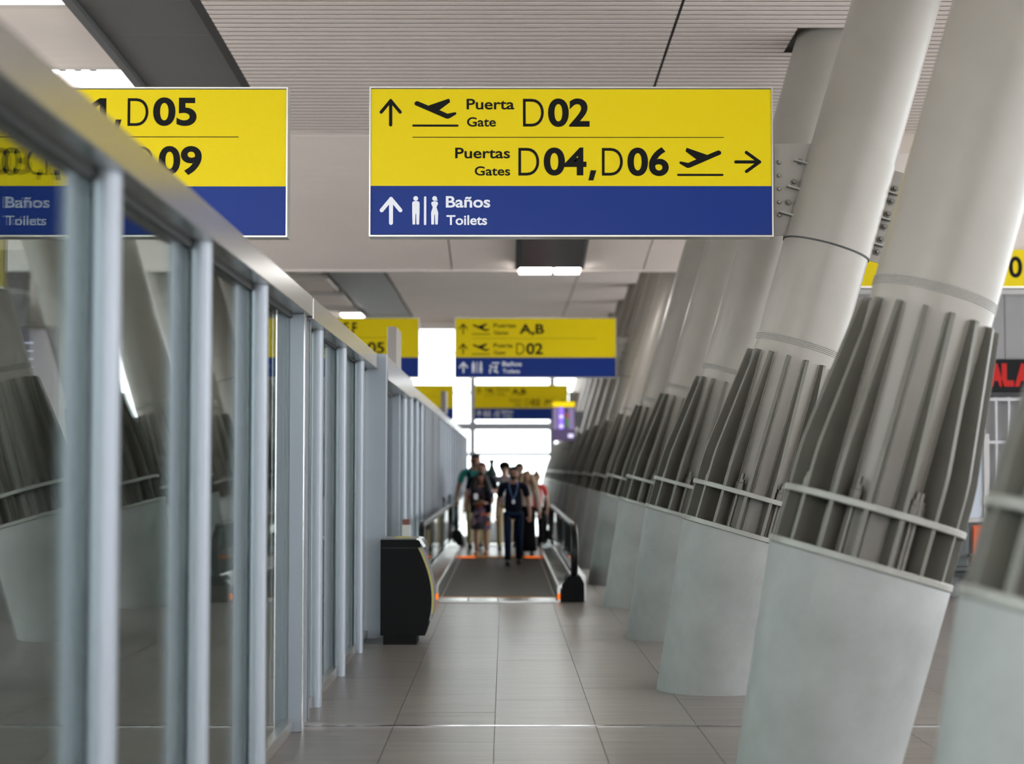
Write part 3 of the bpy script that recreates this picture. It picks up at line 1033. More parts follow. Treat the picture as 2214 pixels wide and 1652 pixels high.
# ------------------------------------------------------------------ flight information screens
def flight_screen(x0, x1, z0, z1, yf, label, arm=None):
    s = thing('flight_screen', (x0, yf, z0), label, 'screen', 'flight information screens')
    w, h = x1 - x0, z1 - z0
    MB().box(0, w, 0.0, 0.12, 0, h, 0.008).build('housing', 'black_plastic', s)
    MB().box(0.015, w - 0.015, -0.004, 0.0, 0.015, h - 0.015).build('display', 'screen_dark', s)
    MB().box(0.015, w - 0.015, -0.007, -0.004, h * 0.86, h - 0.015).build('header_band', 'screen_yellow', s)
    for k in range(11):
        z = h * 0.82 - k * h * 0.048
        for a, b in ((0.05, 0.26), (0.72, 0.96)):
            MB().box(w * a, w * b, -0.007, -0.004, z - h * 0.03, z).build('text_line', 'screen_row', s)
    MB().box(w * 0.30, w * 0.50, -0.007, -0.004, h * 0.30, h * 0.84).build('column_block', 'screen_violet', s)
    for z in (0.34, 0.58):
        MB().box(w * 0.32, w * 0.49, -0.009, -0.007, h * z, h * (z + 0.07)).build('text_line', 'screen_white', s)
    MB().box(w * 0.58, w * 0.70, -0.007, -0.004, h * 0.58, h * 0.70).build('status_block', 'screen_red', s)
    MB().box(w * 0.58, w * 0.70, -0.007, -0.004, h * 0.36, h * 0.58).build('status_block', 'screen_green', s)
    MB().box(w * 0.70, w * 0.92, -0.007, -0.004, h * 0.09, h * 0.18).build('logo_block', 'screen_white', s)
    if arm:
        MB().box(w if arm > 0 else arm, w + arm if arm > 0 else 0, 0.04, 0.10, h * 0.35, h * 0.75).build('bracket', 'strip_grey', s)
    return s


flight_screen(1.33, 1.99, 2.45, 3.58, 49.85, 'violet flight information screen with yellow header mounted on a far column', 0.25)

# ------------------------------------------------------------------ litter bin beside the partition
bn = thing('litter_bin', (-0.95, 16.95, 0), 'black litter bin with curved front and yellow trim beside the moving walkway', 'bin')
prof = [(-0.247, 0.09), (0.13, 0.09)]
for k in range(13):
    t = k / 12
    z = 0.09 + (0.93 - 0.09) * t
    prof.append((0.13 + 0.125 * math.sin(PI * min(1, 0.12 + t * 0.80)) ** 0.9 - 0.06 * t * t * 0.9, z))
prof += [(0.135, 0.985), (0.115, 1.005), (-0.247, 1.005)]
prof = [p for i, p in enumerate(prof) if i != 1]
MB().prism(prof, 0.0, 0.55, 'y').build('body', 'black_plastic', bn)
MB().box(-0.22, 0.10, 0.03, 0.52, 0.0, 0.09).build('foot', 'black_plastic', bn)
MB().box(-0.249, 0.10, -0.002, 0.552, 0.925, 0.931).build('seam', 'gasket', bn)
MB().box(-0.225, 0.11, 0.02, 0.53, 1.005, 1.02, 0.006).build('lid', 'trim_silver', bn)
MB().box(-0.12, 0.04, 0.015, 0.45, 1.02, 1.024).build('lid_label', 'trim_yellow', bn)
front = [p for p in prof if p[0] > 0.11][:-2]


def offset_band(a, b, y0, y1, sel):
    n = len(sel)
    poly = [(x + a, z) for x, z in sel] + [(x + b, z) for x, z in reversed(sel)]
    return MB().prism(poly, y0, y1, 'y')


offset_band(-0.012, 0.018, 0.01, 0.54, front[2:]).build('front_trim', 'trim_silver', bn)
offset_band(0.005, 0.022, -0.004, 0.03, front[3:]).build('front_stripe', 'trim_yellow', bn)
MB().prism([(0.10, 1.02), (0.145, 1.012), (0.19, 0.95), (0.17, 0.93), (0.13, 0.985), (0.10, 1.0)], 0.0, 0.55, 'y').build('chute_lip', 'chrome', bn)

# ------------------------------------------------------------------ moving walkways
def walkway(yA, yB, xl, xr, label, lamps=True, combs=True):
    w = thing('moving_walkway', ((xl + xr) / 2, yA, 0), label, 'walkway', 'moving walkways')
    L_ = yB - yA
    hw = (xr - xl) / 2
    MB().box(-hw + 0.03, hw - 0.03, 0.55, L_, 0.006, 0.02).build('belt', 'pallet', w)
    gr = MB()
    k = 0.55
    while k < L_ - 0.2:
        gr.box(-hw + 0.03, hw - 0.03, k, k + 0.012, 0.02, 0.0215)
        k += 0.4
    gr.build('pallet_joint', 'gasket', w, kind='stuff')
    for q in range(4):
        a = -hw + 2 * hw * q / 4
        MB().box(a + 0.004, a + hw / 2 - 0.004, -0.12, 0.5, 0.002, 0.028, 0.003).build('floor_plate', 'brushed', w)
    MB().box(-hw, hw, 0.5, 0.56, 0.004, 0.034).build('comb', 'comb_yellow', w)
    if combs:
        MB().box(-hw, hw, L_ - 0.35, L_ - 0.0, 0.004, 0.034).build('comb', 'comb_yellow', w)
    for s in (-1, 1):
        tagn = 'left' if s < 0 else 'right'

        def X(a, b):
            return (a, b) if s > 0 else (-b, -a)
        x0, x1 = X(hw, hw + 0.035)
        MB().box(x0, x1, 0.1, L_ + 0.2, 0.0, 0.2).build('skirt', 'brushed', w)
        deck = [(s * (hw + 0.03), 0.20), (s * (hw + 0.16), 0.34), (s * (hw + 0.19), 0.34), (s * (hw + 0.19), 0.30), (s * (hw + 0.05), 0.16)]
        MB().prism(deck, 0.15, L_ + 0.3, 'y').build('inner_deck', 'chrome', w)
        x0, x1 = X(hw + 0.24, hw + 0.36)
        MB().box(x0, x1, 0.1, L_ + 0.3, 0.0, 0.32).build('outer_cladding', 'brushed', w)
        # glass balustrade in panes
        xc = s * (hw + 0.21)
        n = max(2, round(L_ / 1.9))
        for q in range(n):
            a = 0.25 + (L_ - 0.2) * q / n
            b = 0.25 + (L_ - 0.2) * (q + 1) / n
            MB().box(xc - 0.006, xc + 0.006, a + 0.006, b - 0.006, 0.3, 0.93).build('balustrade_pane', 'clear_glass', w)
        # handrail loop
        pts = []
        for q in range(13):
            t = -PI / 2 + PI * q / 12
            pts.append((xc, 0.28 - 0.36 * math.cos(t), 0.62 + 0.36 * math.sin(t)))
        low = [(xc, 0.75, 0.24), (xc, 0.45, 0.25)]
        far = []
        for q in range(13):
            t = PI / 2 - PI * q / 12
            far.append((xc, L_ + 0.05 + 0.36 * math.cos(t), 0.62 + 0.36 * math.sin(t)))
        path = low + pts + far + [(xc, L_ - 0.2, 0.25)]
        hb = MB()
        vs_, fs_ = [], []
        hx, hh = 0.045, 0.025
        for i, p in enumerate(path):
            p = Vector(p)
            d = (Vector(path[min(i + 1, len(path) - 1)]) - Vector(path[max(i - 1, 0)])).normalized()
            nrm = Vector((0, -d.z, d.y))
            for q in range(12):
                a = 2 * PI * q / 12
                vs_.append(p + Vector((math.cos(a) * hx, 0, 0)) + nrm * (math.sin(a) * hh))
        for i in range(len(path) - 1):
            for q in range(12):
                fs_.append((i * 12 + q, i * 12 + (q + 1) % 12, (i + 1) * 12 + (q + 1) % 12, (i + 1) * 12 + q))
        hb.add(vs_, fs_, True)
        hb.build('handrail', 'rubber', w)
        MB().box(xc - 0.012, xc + 0.012, 0.28, L_, 0.925, 0.955).build('handrail_guide', 'brushed', w)
        # black newel shroud where the handrail dives into the floor
        for yy_, sg in ((0.0, 1), (L_ + 0.33, -1)):
            poly = [(xc - 0.16, 0.0), (xc + 0.13, 0.0), (xc + 0.125, 0.24), (xc + 0.075, 0.33), (xc - 0.075, 0.33), (xc - 0.15, 0.22)]
            MB().prism(poly, yy_ + (0.0 if sg > 0 else -0.5), yy_ + (0.5 if sg > 0 else 0.0), 'y').build('newel_shroud', 'black_plastic', w)
        if lamps:
            x0, x1 = X(hw + 0.0, hw + 0.035)
            MB().box(x0, x1, 0.085, 0.1, 0.03, 0.105).build('comb_lamp', 'orange_lamp', w)
            x0, x1 = X(hw * 0.62, hw - 0.02)
            MB().box(x0, x1, L_ - 0.37, L_ - 0.35, 0.01, 0.045).build('comb_lamp', 'orange_lamp', w)
    return w


walkway(22.3, 33.3, -0.845, 0.665, 'moving walkway with black handrails and orange lamps in the middle of the corridor')
walkway(38.4, 54.0, -0.845, 0.665, 'farther moving walkway behind the group of people', lamps=False)

bp = thing('barrier_post', (-1.21, 21.6, 0), 'slim white barrier post with dark red top behind the litter bin', 'post')
MB().box(-0.05, 0.05, -0.05, 0.05, 0, 1.0, 0.006).build('post_body', 'post_white', bp)
MB().box(-0.045, 0.045, -0.045, 0.045, 1.0, 1.07, 0.008).build('post_cap', 'post_red', bp)
MB().box(-0.11, 0.11, -0.11, 0.11, 0, 0.02, 0.004).build('post_foot', 'post_white', bp)

# ------------------------------------------------------------------ right shop front: sign, letters, grille, seats
ys_ = thing('wall_sign', (4.3, 23.2, 4.1), 'yellow wall sign with a black 0 behind the columns on the right', 'sign')
MB().box(0, 5.5, 0.0, 0.12, 0.0, 0.49).build('sign_panel', 'sign_yellow', ys_)
MB().box(-0.02, 5.52, -0.01, 0.12, -0.02, 0.0).build('frame', 'sign_frame', ys_)
text_on(ys_, '0', 2.385, 2.565, 0.115, 0.40, -0.003, 0.024, BK, cap='0')
MB().box(0.67, 0.685, -0.003, -0.001, 0.29, 0.38).build('lettering', BK, ys_)
lb = thing('shop_sign', (6.40, 23.2, 2.70), 'black shop sign with red letters ALA on the right', 'sign')
MB().box(0, 2.4, 0.0, 0.14, 0.0, 0.43, 0.008).build('sign_box', 'black_plastic', lb)
text_on(lb, 'A', -0.005, 0.20, 0.07, 0.375, -0.006, 0.065, 'red_letter', cap='A')
text_on(lb, 'L', 0.17, 0.33, 0.07, 0.375, -0.006, 0.065, 'red_letter', cap='L')
text_on(lb, 'A', 0.34, 0.56, 0.07, 0.375, -0.006, 0.065, 'red_letter', cap='A')
gr = thing('shop_grille', (6.32, 23.32, 1.035), 'pale closed metal grille under the red lettered shop sign', 'grille')
for k in range(30):
    MB().box(0.02 + 0.172 * k, 0.05 + 0.172 * k, 0, 0.03, 0, 1.6).build('bar', 'grille_bar', gr)
for z in (0.04, 0.19, 0.98, 1.55):
    MB().box(0, 5.1, -0.01, 0.0, z, z + 0.04).build('rail', 'grille_bar', gr)
MB().box(0, 5.1, 0.1, 0.12, 0, 1.6).build('back_sheet', 'wall_grey', gr)
pn = thing('standing_panel', (6.2, 23.245, 1.037), 'small white and pale blue panel standing on the counter edge on the right', 'panel')
MB().box(-0.14, 0.12, 0, 0.04, 0, 1.08, 0.006).build('sheet', 'panel_blue', pn)
MB().box(0.12, 0.2, -0.03, 0.05, 0, 1.11, 0.008).build('edge_post', 'wall_white', pn)

bs = thing('beam_seating', (5.4, 22.65, 0), 'row of dark waiting seats with one orange back at the right', 'seating')
MB().box(-0.1, 2.2, 0.02, 0.09, 0.30, 0.36, 0.01).build('beam', 'seat_dark', bs)
for x in (0.15, 1.9):
    lg = MB()
    lg.box(x - 0.02, x + 0.02, -0.27, 0.30, 0.02, 0.06, 0.006)
    lg.box(x - 0.02, x + 0.02, 0.03, 0.08, 0.04, 0.32, 0.006)
    for yy_ in (-0.26, 0.29):
        lg.box(x - 0.03, x + 0.03, yy_ - 0.03, yy_ + 0.03, 0, 0.03)
    lg.build('leg', 'trim_silver', bs)
for k in range(4):
    x = 0.12 + 0.55 * k
    m = 'seat_orange' if k == 1 else 'seat_dark'
    MB().box(x, x + 0.5, -0.26, 0.22, 0.38, 0.43, 0.02).build('seat', m, bs)
    MB().box(x, x + 0.5, 0.20, 0.245, 0.40, 0.95, 0.02).build('backrest', m, bs)
    MB().box(x + 0.51, x + 0.54, -0.2, 0.2, 0.55, 0.58, 0.006).build('armrest', 'trim_silver', bs)

# ------------------------------------------------------------------ things behind the glass partition
ls = thing('hanging_sign', (-8.1, 17.45, 3.50), 'plain yellow hanging sign seen through the glass at the left edge', 'sign')
MB().box(0, 3.1, 0.0, 0.16, 0.0, 1.16).build('sign_panel', 'sign_yellow', ls)
MB().box(-0.01, 3.11, -0.006, 0.165, -0.02, 0.0).build('frame', 'sign_frame', ls)
for x in (0.6, 2.5):
    MB().box(x - 0.02, x + 0.02, 0.06, 0.10, 1.16, 2.62).build('hanger', 'strip_grey', ls)


def totem(x, y, h0, h1, w, label):
    t = thing('information_totem', (x, y, 0), label, 'screen', 'flight boards behind the glass')
    MB().box(-w / 2, w / 2, 0.0, 0.1, 0, h1, 0.006).build('housing', 'dark_back', t)
    MB().box(-w / 2 + 0.03, w / 2 - 0.03, -0.005, 0.0, h0, h1 - 0.04).build('display', 'screen_dark', t)
    for k in range(5):
        z = h1 - 0.2 - k * 0.09
        MB().box(-w / 2 + 0.06, -w / 2 + 0.06 + w * (0.28 + 0.04 * (k % 3)), -0.008, -0.005, z, z + 0.022).build('text_line', 'screen_white', t)
        MB().box(0.16, 0.16 + w * 0.22, -0.008, -0.005, z, z + 0.022).build('text_line', 'screen_white', t)
    MB().box(-0.02, 0.10, -0.008, -0.005, h1 - 0.52, h1 - 0.12).build('column_block', 'screen_violet', t)
    return t


totem(-5.75, 19.6, 2.2, 3.28, 1.5, 'dark flight board with violet column seen through the glass at the left edge')
st = thing('direction_plate', (-5.5, 21.5, 3.93), 'small yellow plate seen through the glass above the flight board', 'sign')
MB().box(-0.2, 0.22, 0, 0.05, 0, 0.16).build('plate', 'sign_yellow', st)
MB().box(-0.1, 0.2, -0.003, 0, 0.09, 0.1).build('lettering', 'ink_black', st)
MB().box(-0.03, 0.03, 0.01, 0.05, 0.16, 1.985).build('hanger', 'strip_grey', st)

# ------------------------------------------------------------------ people
mat('skin_tan', (0.24, 0.12, 0.075), 0.5, var=0.05, vscale=8)
mat('skin_fair', (0.34, 0.19, 0.135), 0.5, var=0.05, vscale=8)
mat('hair_dark', (0.006, 0.0045, 0.0035), 0.6, spec=0.3, bump=0.4, bscale=60, stretch=(3, 3, 0.4))
mat('hair_blond', (0.21, 0.145, 0.075), 0.5, bump=0.4, bscale=60, stretch=(3, 3, 0.4))
mat('hair_red', (0.09, 0.022, 0.018), 0.5, bump=0.4, bscale=60, stretch=(3, 3, 0.4))
mat('cloth_navy', (0.003, 0.0045, 0.011), 0.9, spec=0.15, bump=0.2, bscale=30)
mat('cloth_jeans', (0.005, 0.012, 0.032), 0.9, spec=0.15, bump=0.2, bscale=30)
mat('cloth_teal', (0.02, 0.22, 0.20), 0.8, bump=0.2, bscale=30)
mat('cloth_grey', (0.26, 0.25, 0.25), 0.8, bump=0.2, bscale=30)
mat('cloth_khaki', (0.25, 0.20, 0.10), 0.8, bump=0.2, bscale=30)
mat('cloth_black', (0.002, 0.002, 0.0025), 0.9, spec=0.1, bump=0.2, bscale=30)
mat('cloth_beige', (0.33, 0.28, 0.24), 0.8, bump=0.2, bscale=30)
mat('cloth_red', (0.38, 0.03, 0.025), 0.8, bump=0.2, bscale=30)
mat('cloth_green', (0.012, 0.028, 0.022), 0.8)
mat('shoe_dark', (0.015, 0.014, 0.014), 0.4)
mat('shoe_tan', (0.35, 0.12, 0.04), 0.5)
mat('badge_white', (0.75, 0.78, 0.82), 0.4)
mat('lanyard_blue', (0.05, 0.10, 0.24), 0.6)
mat('eye_dark', (0.02, 0.012, 0.01), 0.2)
mat('lip', (0.30, 0.09, 0.08), 0.5)


def floral():
    m = bpy.data.materials.new('cloth_floral')
    m.use_nodes = True
    nt = m.node_tree
    p = nt.nodes['Principled BSDF']
    tc = nt.nodes.new('ShaderNodeTexCoord')
    v = nt.nodes.new('ShaderNodeTexVoronoi')
    v.inputs['Scale'].default_value = 9
    cr = nt.nodes.new('ShaderNodeValToRGB')
    cr.color_ramp.interpolation = 'CONSTANT'
    e = cr.color_ramp.elements
    e[0].color = (0.012, 0.008, 0.014, 1)
    e[1].position = 0.42
    e[1].color = (0.085, 0.045, 0.09, 1)
    for pos, c in ((0.6, (0.30, 0.055, 0.012, 1)), (0.72, (0.015, 0.01, 0.02, 1)), (0.88, (0.26, 0.2, 0.22, 1))):
        q = e.new(pos)
        q.color = c
    sep = nt.nodes.new('ShaderNodeSeparateColor')
    nt.links.new(tc.outputs['Object'], v.inputs['Vector'])
    nt.links.new(v.outputs['Color'], sep.inputs[0])
    nt.links.new(sep.outputs[0], cr.inputs[0])
    nt.links.new(cr.outputs[0], p.inputs['Base Color'])
    p.inputs['Roughness'].default_value = 0.8
    MATS['cloth_floral'] = m


floral()


def skin_surface(verts, edges, radii, root=0, sub=2):
    """grow a smooth surface on a joint graph, return (verts, faces)"""
    me = bpy.data.meshes.new('tmp_skin')
    me.from_pydata(verts, edges, [])
    o = bpy.data.objects.new('tmp_skin', me)
    COL.objects.link(o)
    md = o.modifiers.new('skin', 'SKIN')
    md.use_smooth_shade = True
    md.branch_smoothing = 0.4
    for i, r in enumerate(radii):
        sv = me.skin_vertices[0].data[i]
        sv.radius = r if isinstance(r, (tuple, list)) else (r, r)
        sv.use_root = (i == root)
    ss = o.modifiers.new('sub', 'SUBSURF')
    ss.levels = sub
    ss.render_levels = sub
    dg = bpy.context.evaluated_depsgraph_get()
    m2 = bpy.data.meshes.new_from_object(o.evaluated_get(dg))
    vs_ = [v.co[:] for v in m2.vertices]
    fs_ = [list(p.vertices) for p in m2.polygons]
    bpy.data.objects.remove(o)
    bpy.data.meshes.remove(me)
    bpy.data.meshes.remove(m2)
    return vs_, fs_


def person(px, yy, height, label, skin='skin_tan', top='cloth_navy', legs='cloth_jeans', shoes='shoe_dark', hair='hair_dark', hairstyle='short',
           stride=0.12, arms='down', wide=1.0, lower='trousers', sleeve='short', look=0.0, badge=None, extras=(), shift=0.0, rotz=0.0):
    """figure facing the camera (-Y); built at 1.75 m and scaled"""
    x = (px - 1092) * yy / 3800.0
    t = thing('person', (x, yy, 0.022 if yy < 33 else 0.0), label, 'person', 'people coming along the walkway', rotz=rotz)
    k = height / 1.75
    S = Matrix.Scale(k, 4)
    w = wide
    # joints
    fl, fr_ = Vector((-0.10, -stride, 0.075)), Vector((0.10, stride, 0.085))
    kl, kr = Vector((-0.10, -stride * 0.75 - 0.03, 0.50)), Vector((0.10, stride * 0.35 - 0.03, 0.49))
    J = {'pel': (0, 0, 0.96), 'sp': (0, 0.0, 1.12), 'ch': (0, 0.01, 1.30), 'nb': (0, 0.015, 1.455), 'nk': (0, 0.0, 1.52), 'hd': (0, -0.015 - look * 0.3, 1.575),
         'hc': (0, -0.012 - look * 0.5, 1.645), 'ht': (0, 0.0 - look * 0.4, 1.705),
         'sl': (-0.185 * w, 0.01, 1.415), 'sr': (0.185 * w, 0.01, 1.415), 'hl': (-0.095 * w, 0, 0.90), 'hr': (0.095 * w, 0, 0.90),
         'kl': kl, 'kr': kr, 'al': fl, 'ar': fr_, 'tl': fl + Vector((0, -0.14, -0.04)), 'tr': fr_ + Vector((0, -0.14, -0.05))}
    if arms == 'down':
        J.update(el=(-0.245 * w, 0.05, 1.13), er=(0.245 * w, -0.0, 1.13), wl=(-0.265 * w, -0.03, 0.88), wr=(0.265 * w, -0.12, 0.90),
                 pl=(-0.265 * w, -0.055, 0.80), pr=(0.262 * w, -0.16, 0.825))
    elif arms == 'phone':
        J.update(el=(-0.235 * w, 0.03, 1.13), er=(0.235 * w, 0.03, 1.13), wl=(-0.10, -0.23, 1.10), wr=(0.08, -0.23, 1.11), pl=(-0.04, -0.27, 1.14), pr=(0.03, -0.27, 1.15))
    elif arms == 'strap':
        J.update(el=(-0.26 * w, 0.04, 1.13), er=(0.25 * w, -0.02, 1.14), wl=(-0.29 * w, -0.06, 0.90), wr=(0.13, -0.17, 1.27), pl=(-0.29 * w, -0.09, 0.82), pr=(0.10, -0.17, 1.34))
    names = list(J)
    idx = {n_: i for i, n_ in enumerate(names)}
    E_ = [('pel', 'sp'), ('sp', 'ch'), ('ch', 'nb'), ('nb', 'nk'), ('nk', 'hd'), ('hd', 'hc'), ('hc', 'ht'), ('nb', 'sl'), ('nb', 'sr'), ('sl', 'el'), ('el', 'wl'), ('wl', 'pl'),
          ('sr', 'er'), ('er', 'wr'), ('wr', 'pr'), ('pel', 'hl'), ('pel', 'hr'), ('hl', 'kl'), ('kl', 'al'), ('al', 'tl'), ('hr', 'kr'), ('kr', 'ar'), ('ar', 'tr')]
    rad = {'pel': (0.13 * w, 0.10), 'sp': (0.125 * w, 0.095), 'ch': (0.145 * w, 0.105), 'nb': (0.085, 0.07), 'nk': 0.052, 'hd': (0.074, 0.08), 'hc': (0.101, 0.112), 'ht': (0.088, 0.098),
           'sl': 0.062, 'sr': 0.062, 'el': 0.043, 'er': 0.043, 'wl': 0.03, 'wr': 0.03, 'pl': (0.034, 0.02), 'pr': (0.034, 0.02),
           'hl': 0.088, 'hr': 0.088, 'kl': 0.058, 'kr': 0.058, 'al': 0.04, 'ar': 0.04, 'tl': 0.032, 'tr': 0.032}
    vv, ff = skin_surface([tuple(J[n_]) for n_ in names], [(idx[a], idx[b]) for a, b in E_], [rad[n_] for n_ in names], idx['pel'])
    b = MB()
    b.add(vv, ff, True)
    hc = Vector(J['hc'])
    # nose, ears, brow
    b.ball(hc + Vector((0, -0.105, -0.015)), (0.016, 0.020, 0.026), 10, 6)
    b.ball(hc + Vector((0, -0.085, 0.022)), (0.055, 0.02, 0.010), 10, 6)
    for q in (-1, 1):
        b.ball(hc + Vector((q * 0.093, 0.012, -0.01)), (0.013, 0.022, 0.034), 8, 6)
    # five fingers per hand, unequal and bent, thumb from the side of the palm
    for q, pw, pp in ((-1, 'wl', 'pl'), (1, 'wr', 'pr')):
        a, c = Vector(J[pw]), Vector(J[pp])
        d = (c - a).normalized()
        side = Vector((1, 0, 0)) if abs(d.x) < 0.7 else Vector((0, 0, 1))
        side = (side - d * side.dot(d)).normalized()
        curl = d.cross(side).normalized()
        if curl.y > 0:
            curl = -curl
        for i, ln in enumerate((0.068, 0.078, 0.073, 0.058)):
            r0 = c + side * (-0.027 + 0.018 * i)
            b.tube([r0, r0 + d * ln * 0.5 + curl * 0.008, r0 + d * ln * 0.85 + curl * 0.026, r0 + d * ln + curl * 0.042], [0.0095, 0.009, 0.008, 0.005], 7)
        th = a + (c - a) * 0.55 + side * (0.026 * -q)
        b.tube([th, th + side * (-q * 0.028) + d * 0.022 + curl * 0.014, th + side * (-q * 0.032) + d * 0.056 + curl * 0.028], [0.011, 0.010, 0.006], 7)
    body = b.build('body', skin, t)
    body.data.transform(S)

    def part(mb, nm, m, parent=t, label=None):
        o = mb.build(nm, m, parent, label=label)
        o.data.transform(S)
        return o

    ey = MB()
    for q in (-1, 1):
        ey.ball(hc + Vector((q * 0.034, -0.093, 0.004)), (0.011, 0.008, 0.007), 8, 6)
    part(ey, 'eyes', 'eye_dark')
    part(MB().ball(hc + Vector((0, -0.09, -0.052)), (0.024, 0.010, 0.008), 8, 6), 'mouth', 'lip')
    # top garment
    gj = ['pel', 'sp', 'ch', 'nb', 'sl', 'sr']
    gv = [Vector(J[n_]) for n_ in gj]
    ge = [(0, 1), (1, 2), (2, 3), (3, 4), (3, 5)]
    gr_ = [(0.168 * w, 0.138), (0.146 * w, 0.114), (0.166 * w, 0.126), (0.098, 0.085), 0.078, 0.078]
    fr = {'short': 0.75, 'long': 1.0, 'none': 0.12}[sleeve]
    for sx_, (s_, e_, w_) in enumerate((('sl', 'el', 'wl'), ('sr', 'er', 'wr'))):
        gv.append(Vector(J[s_]).lerp(Vector(J[e_]), fr))
        ge.append((4 + sx_, len(gv) - 1))
        gr_.append(0.062)
        if sleeve == 'long':
            gv.append(Vector(J[w_]))
            ge.append((len(gv) - 2, len(gv) - 1))
            gr_.append(0.043)
    gv[0] = Vector((0, 0, 0.85))
    gv[3] = Vector((0, 0.015, 1.45))
    a_, c_ = skin_surface([tuple(v) for v in gv], ge, gr_, 0)
    g = MB()
    g.add(a_, c_, True)
    part(g, 'shirt' if lower != 'dress' else 'dress_top', top)
    # lower garment
    if lower == 'trousers':
        lv = [(0, 0, 0.97), J['hl'], J['kl'], J['al'], J['hr'], J['kr'], J['ar']]
        a_, c_ = skin_surface([tuple(v) for v in lv], [(0, 1), (1, 2), (2, 3), (0, 4), (4, 5), (5, 6)], [(0.130 * w, 0.104), 0.095, 0.076, 0.062, 0.103, 0.076, 0.062], 0)
        g = MB()
        g.add(a_, c_, True)
        part(g, 'trousers', legs)
    else:
        zb = 0.56 if lower == 'dress' else 0.10
        n = 36
        prof_ = [(0.150, 1.02), (0.165, 0.93), (0.19, 0.82), (0.205, 0.70), (0.20, 0.60), (0.195, zb)] if lower == 'dress' else \
                [(0.145, 1.04), (0.165, 0.92), (0.175, 0.7), (0.185, 0.45), (0.20, 0.25), (0.21, zb)]
        vs_, fs_ = [], []
        for i, (r, z) in enumerate(prof_):
            for q in range(n):
                a = 2 * PI * q / n
                rr = r * (1 + 0.05 * math.sin(a * 7) * i / len(prof_))
                vs_.append((rr * math.cos(a) * w, rr * math.sin(a) * 0.82, z))
        for i in range(len(prof_) - 1):
            for q in range(n):
                fs_.append((i * n + q, i * n + (q + 1) % n, (i + 1) * n + (q + 1) % n, (i + 1) * n + q))
        g = MB()
        g.add(vs_, fs_, True)
        part(g, 'dress_skirt' if lower == 'dress' else 'skirt', legs)
    for q, aj in ((-1, 'al'), (1, 'ar')):
        a = Vector(J[aj])
        lift = 0.0 if q < 0 else 0.012
        part(MB().ball((a.x, a.y - 0.065, 0.05 + lift), (0.05, 0.145, 0.048), 12, 8).box(a.x - 0.046, a.x + 0.046, a.y - 0.19, a.y + 0.065, 0.0 + lift, 0.028 + lift, 0.01), 'shoe', shoes)
    # hair
    hh = MB()
    cen = hc + Vector((0, 0.022, 0.038))
    vs_, fs_ = [], []
    rings, seg = 8, 20
    for i in range(rings + 1):
        th = (PI * 0.62) * i / rings
        for q in range(seg):
            a = 2 * PI * q / seg
            front_ = max(0.0, -math.sin(a))
            thq = th * (1 - 0.42 * front_)
            r = 1.0 + 0.03 * math.sin(5 * a + i)
            vs_.append((cen.x + 0.098 * r * math.sin(thq) * math.cos(a), cen.y + 0.112 * r * math.sin(thq) * math.sin(a), cen.z + 0.09 * r * math.cos(thq)))
    for i in range(rings):
        for q in range(seg):
            fs_.append((i * seg + q, (i + 1) * seg + q, (i + 1) * seg + (q + 1) % seg, i * seg + (q + 1) % seg))
    hh.add(vs_, fs_, True)
    if hairstyle == 'long':
        for q in range(-7, 8):
            a = q / 7 * 2.15
            sx_ = math.sin(a)
            cy_ = math.cos(a)
            p0 = cen + Vector((0.098 * sx_, 0.095 * cy_, 0.02))
            wv_ = 0.014 * math.sin(q * 2.1)
            hh.tube([p0, p0 + Vector((0.035 * sx_, 0.02 * cy_, -0.11)), p0 + Vector((0.07 * sx_ + wv_, 0.035 * cy_, -0.22)),
                     p0 + Vector((0.085 * sx_ - wv_, 0.03 * cy_, -0.32)), p0 + Vector((0.07 * sx_ + wv_, 0.02 * cy_, -0.42))], [0.036, 0.048, 0.056, 0.05, 0.016], 8)
    part(hh, 'hair', hair)
    for ex in extras:
        if ex[0] == 'cap':
            cp_ = MB()
            cp_.ball(cen + Vector((0, -0.005, 0.012)), (0.116, 0.128, 0.095), 18, 10)
            cp_.prism([(-0.075, -0.09), (-0.06, -0.16), (0, -0.185), (0.06, -0.16), (0.075, -0.09)], cen.z + 0.0, cen.z + 0.012, 'z', M=Matrix.Translation((cen.x, cen.y + 0.01, 0)))
            part(cp_, 'cap', ex[1])
        elif ex[0] == 'lanyard':
            ln_ = MB()
            for q in (-1, 1):
                ln_.tube([(q * 0.07, -0.02, 1.50), (q * 0.075, -0.115, 1.42), (q * 0.05, -0.145, 1.30), (0, -0.15, 1.17)], 0.009, 6)
            la = part(ln_, 'lanyard', ex[1])
            part(MB().box(-0.025, 0.025, -0.16, -0.152, 1.10, 1.17, 0.003), 'badge', ex[2], la)
        elif ex[0] == 'straps':
            sb_ = MB()
            for q in (-1, 1):
                sb_.tube([(q * 0.10, 0.10, 1.42), (q * 0.11, 0.0, 1.50), (q * 0.115, -0.12, 1.40), (q * 0.13, -0.14, 1.22), (q * 0.16, -0.04, 1.08)], 0.018, 6)
            part(sb_, 'backpack_straps', ex[1])
            part(MB().box(-0.17, 0.17, 0.12, 0.30, 0.98, 1.46, 0.05), 'backpack', ex[1])
        elif ex[0] == 'badge':
            part(MB().box(-0.145, -0.065, -0.155, -0.147, 1.20, 1.32, 0.003), 'badge', 'badge_white')
        elif ex[0] == 'jacket':
            jk = MB()
            for q in (-1, 1):
                jk.tube([(q * 0.10, -0.02, 1.47), (q * 0.15, -0.09, 1.36), (q * 0.165, -0.11, 1.15), (q * 0.175, -0.09, 0.92)], [0.03, 0.06, 0.07, 0.055], 8)
            part(jk, 'open_jacket', ex[1])
        elif ex[0] == 'phone':
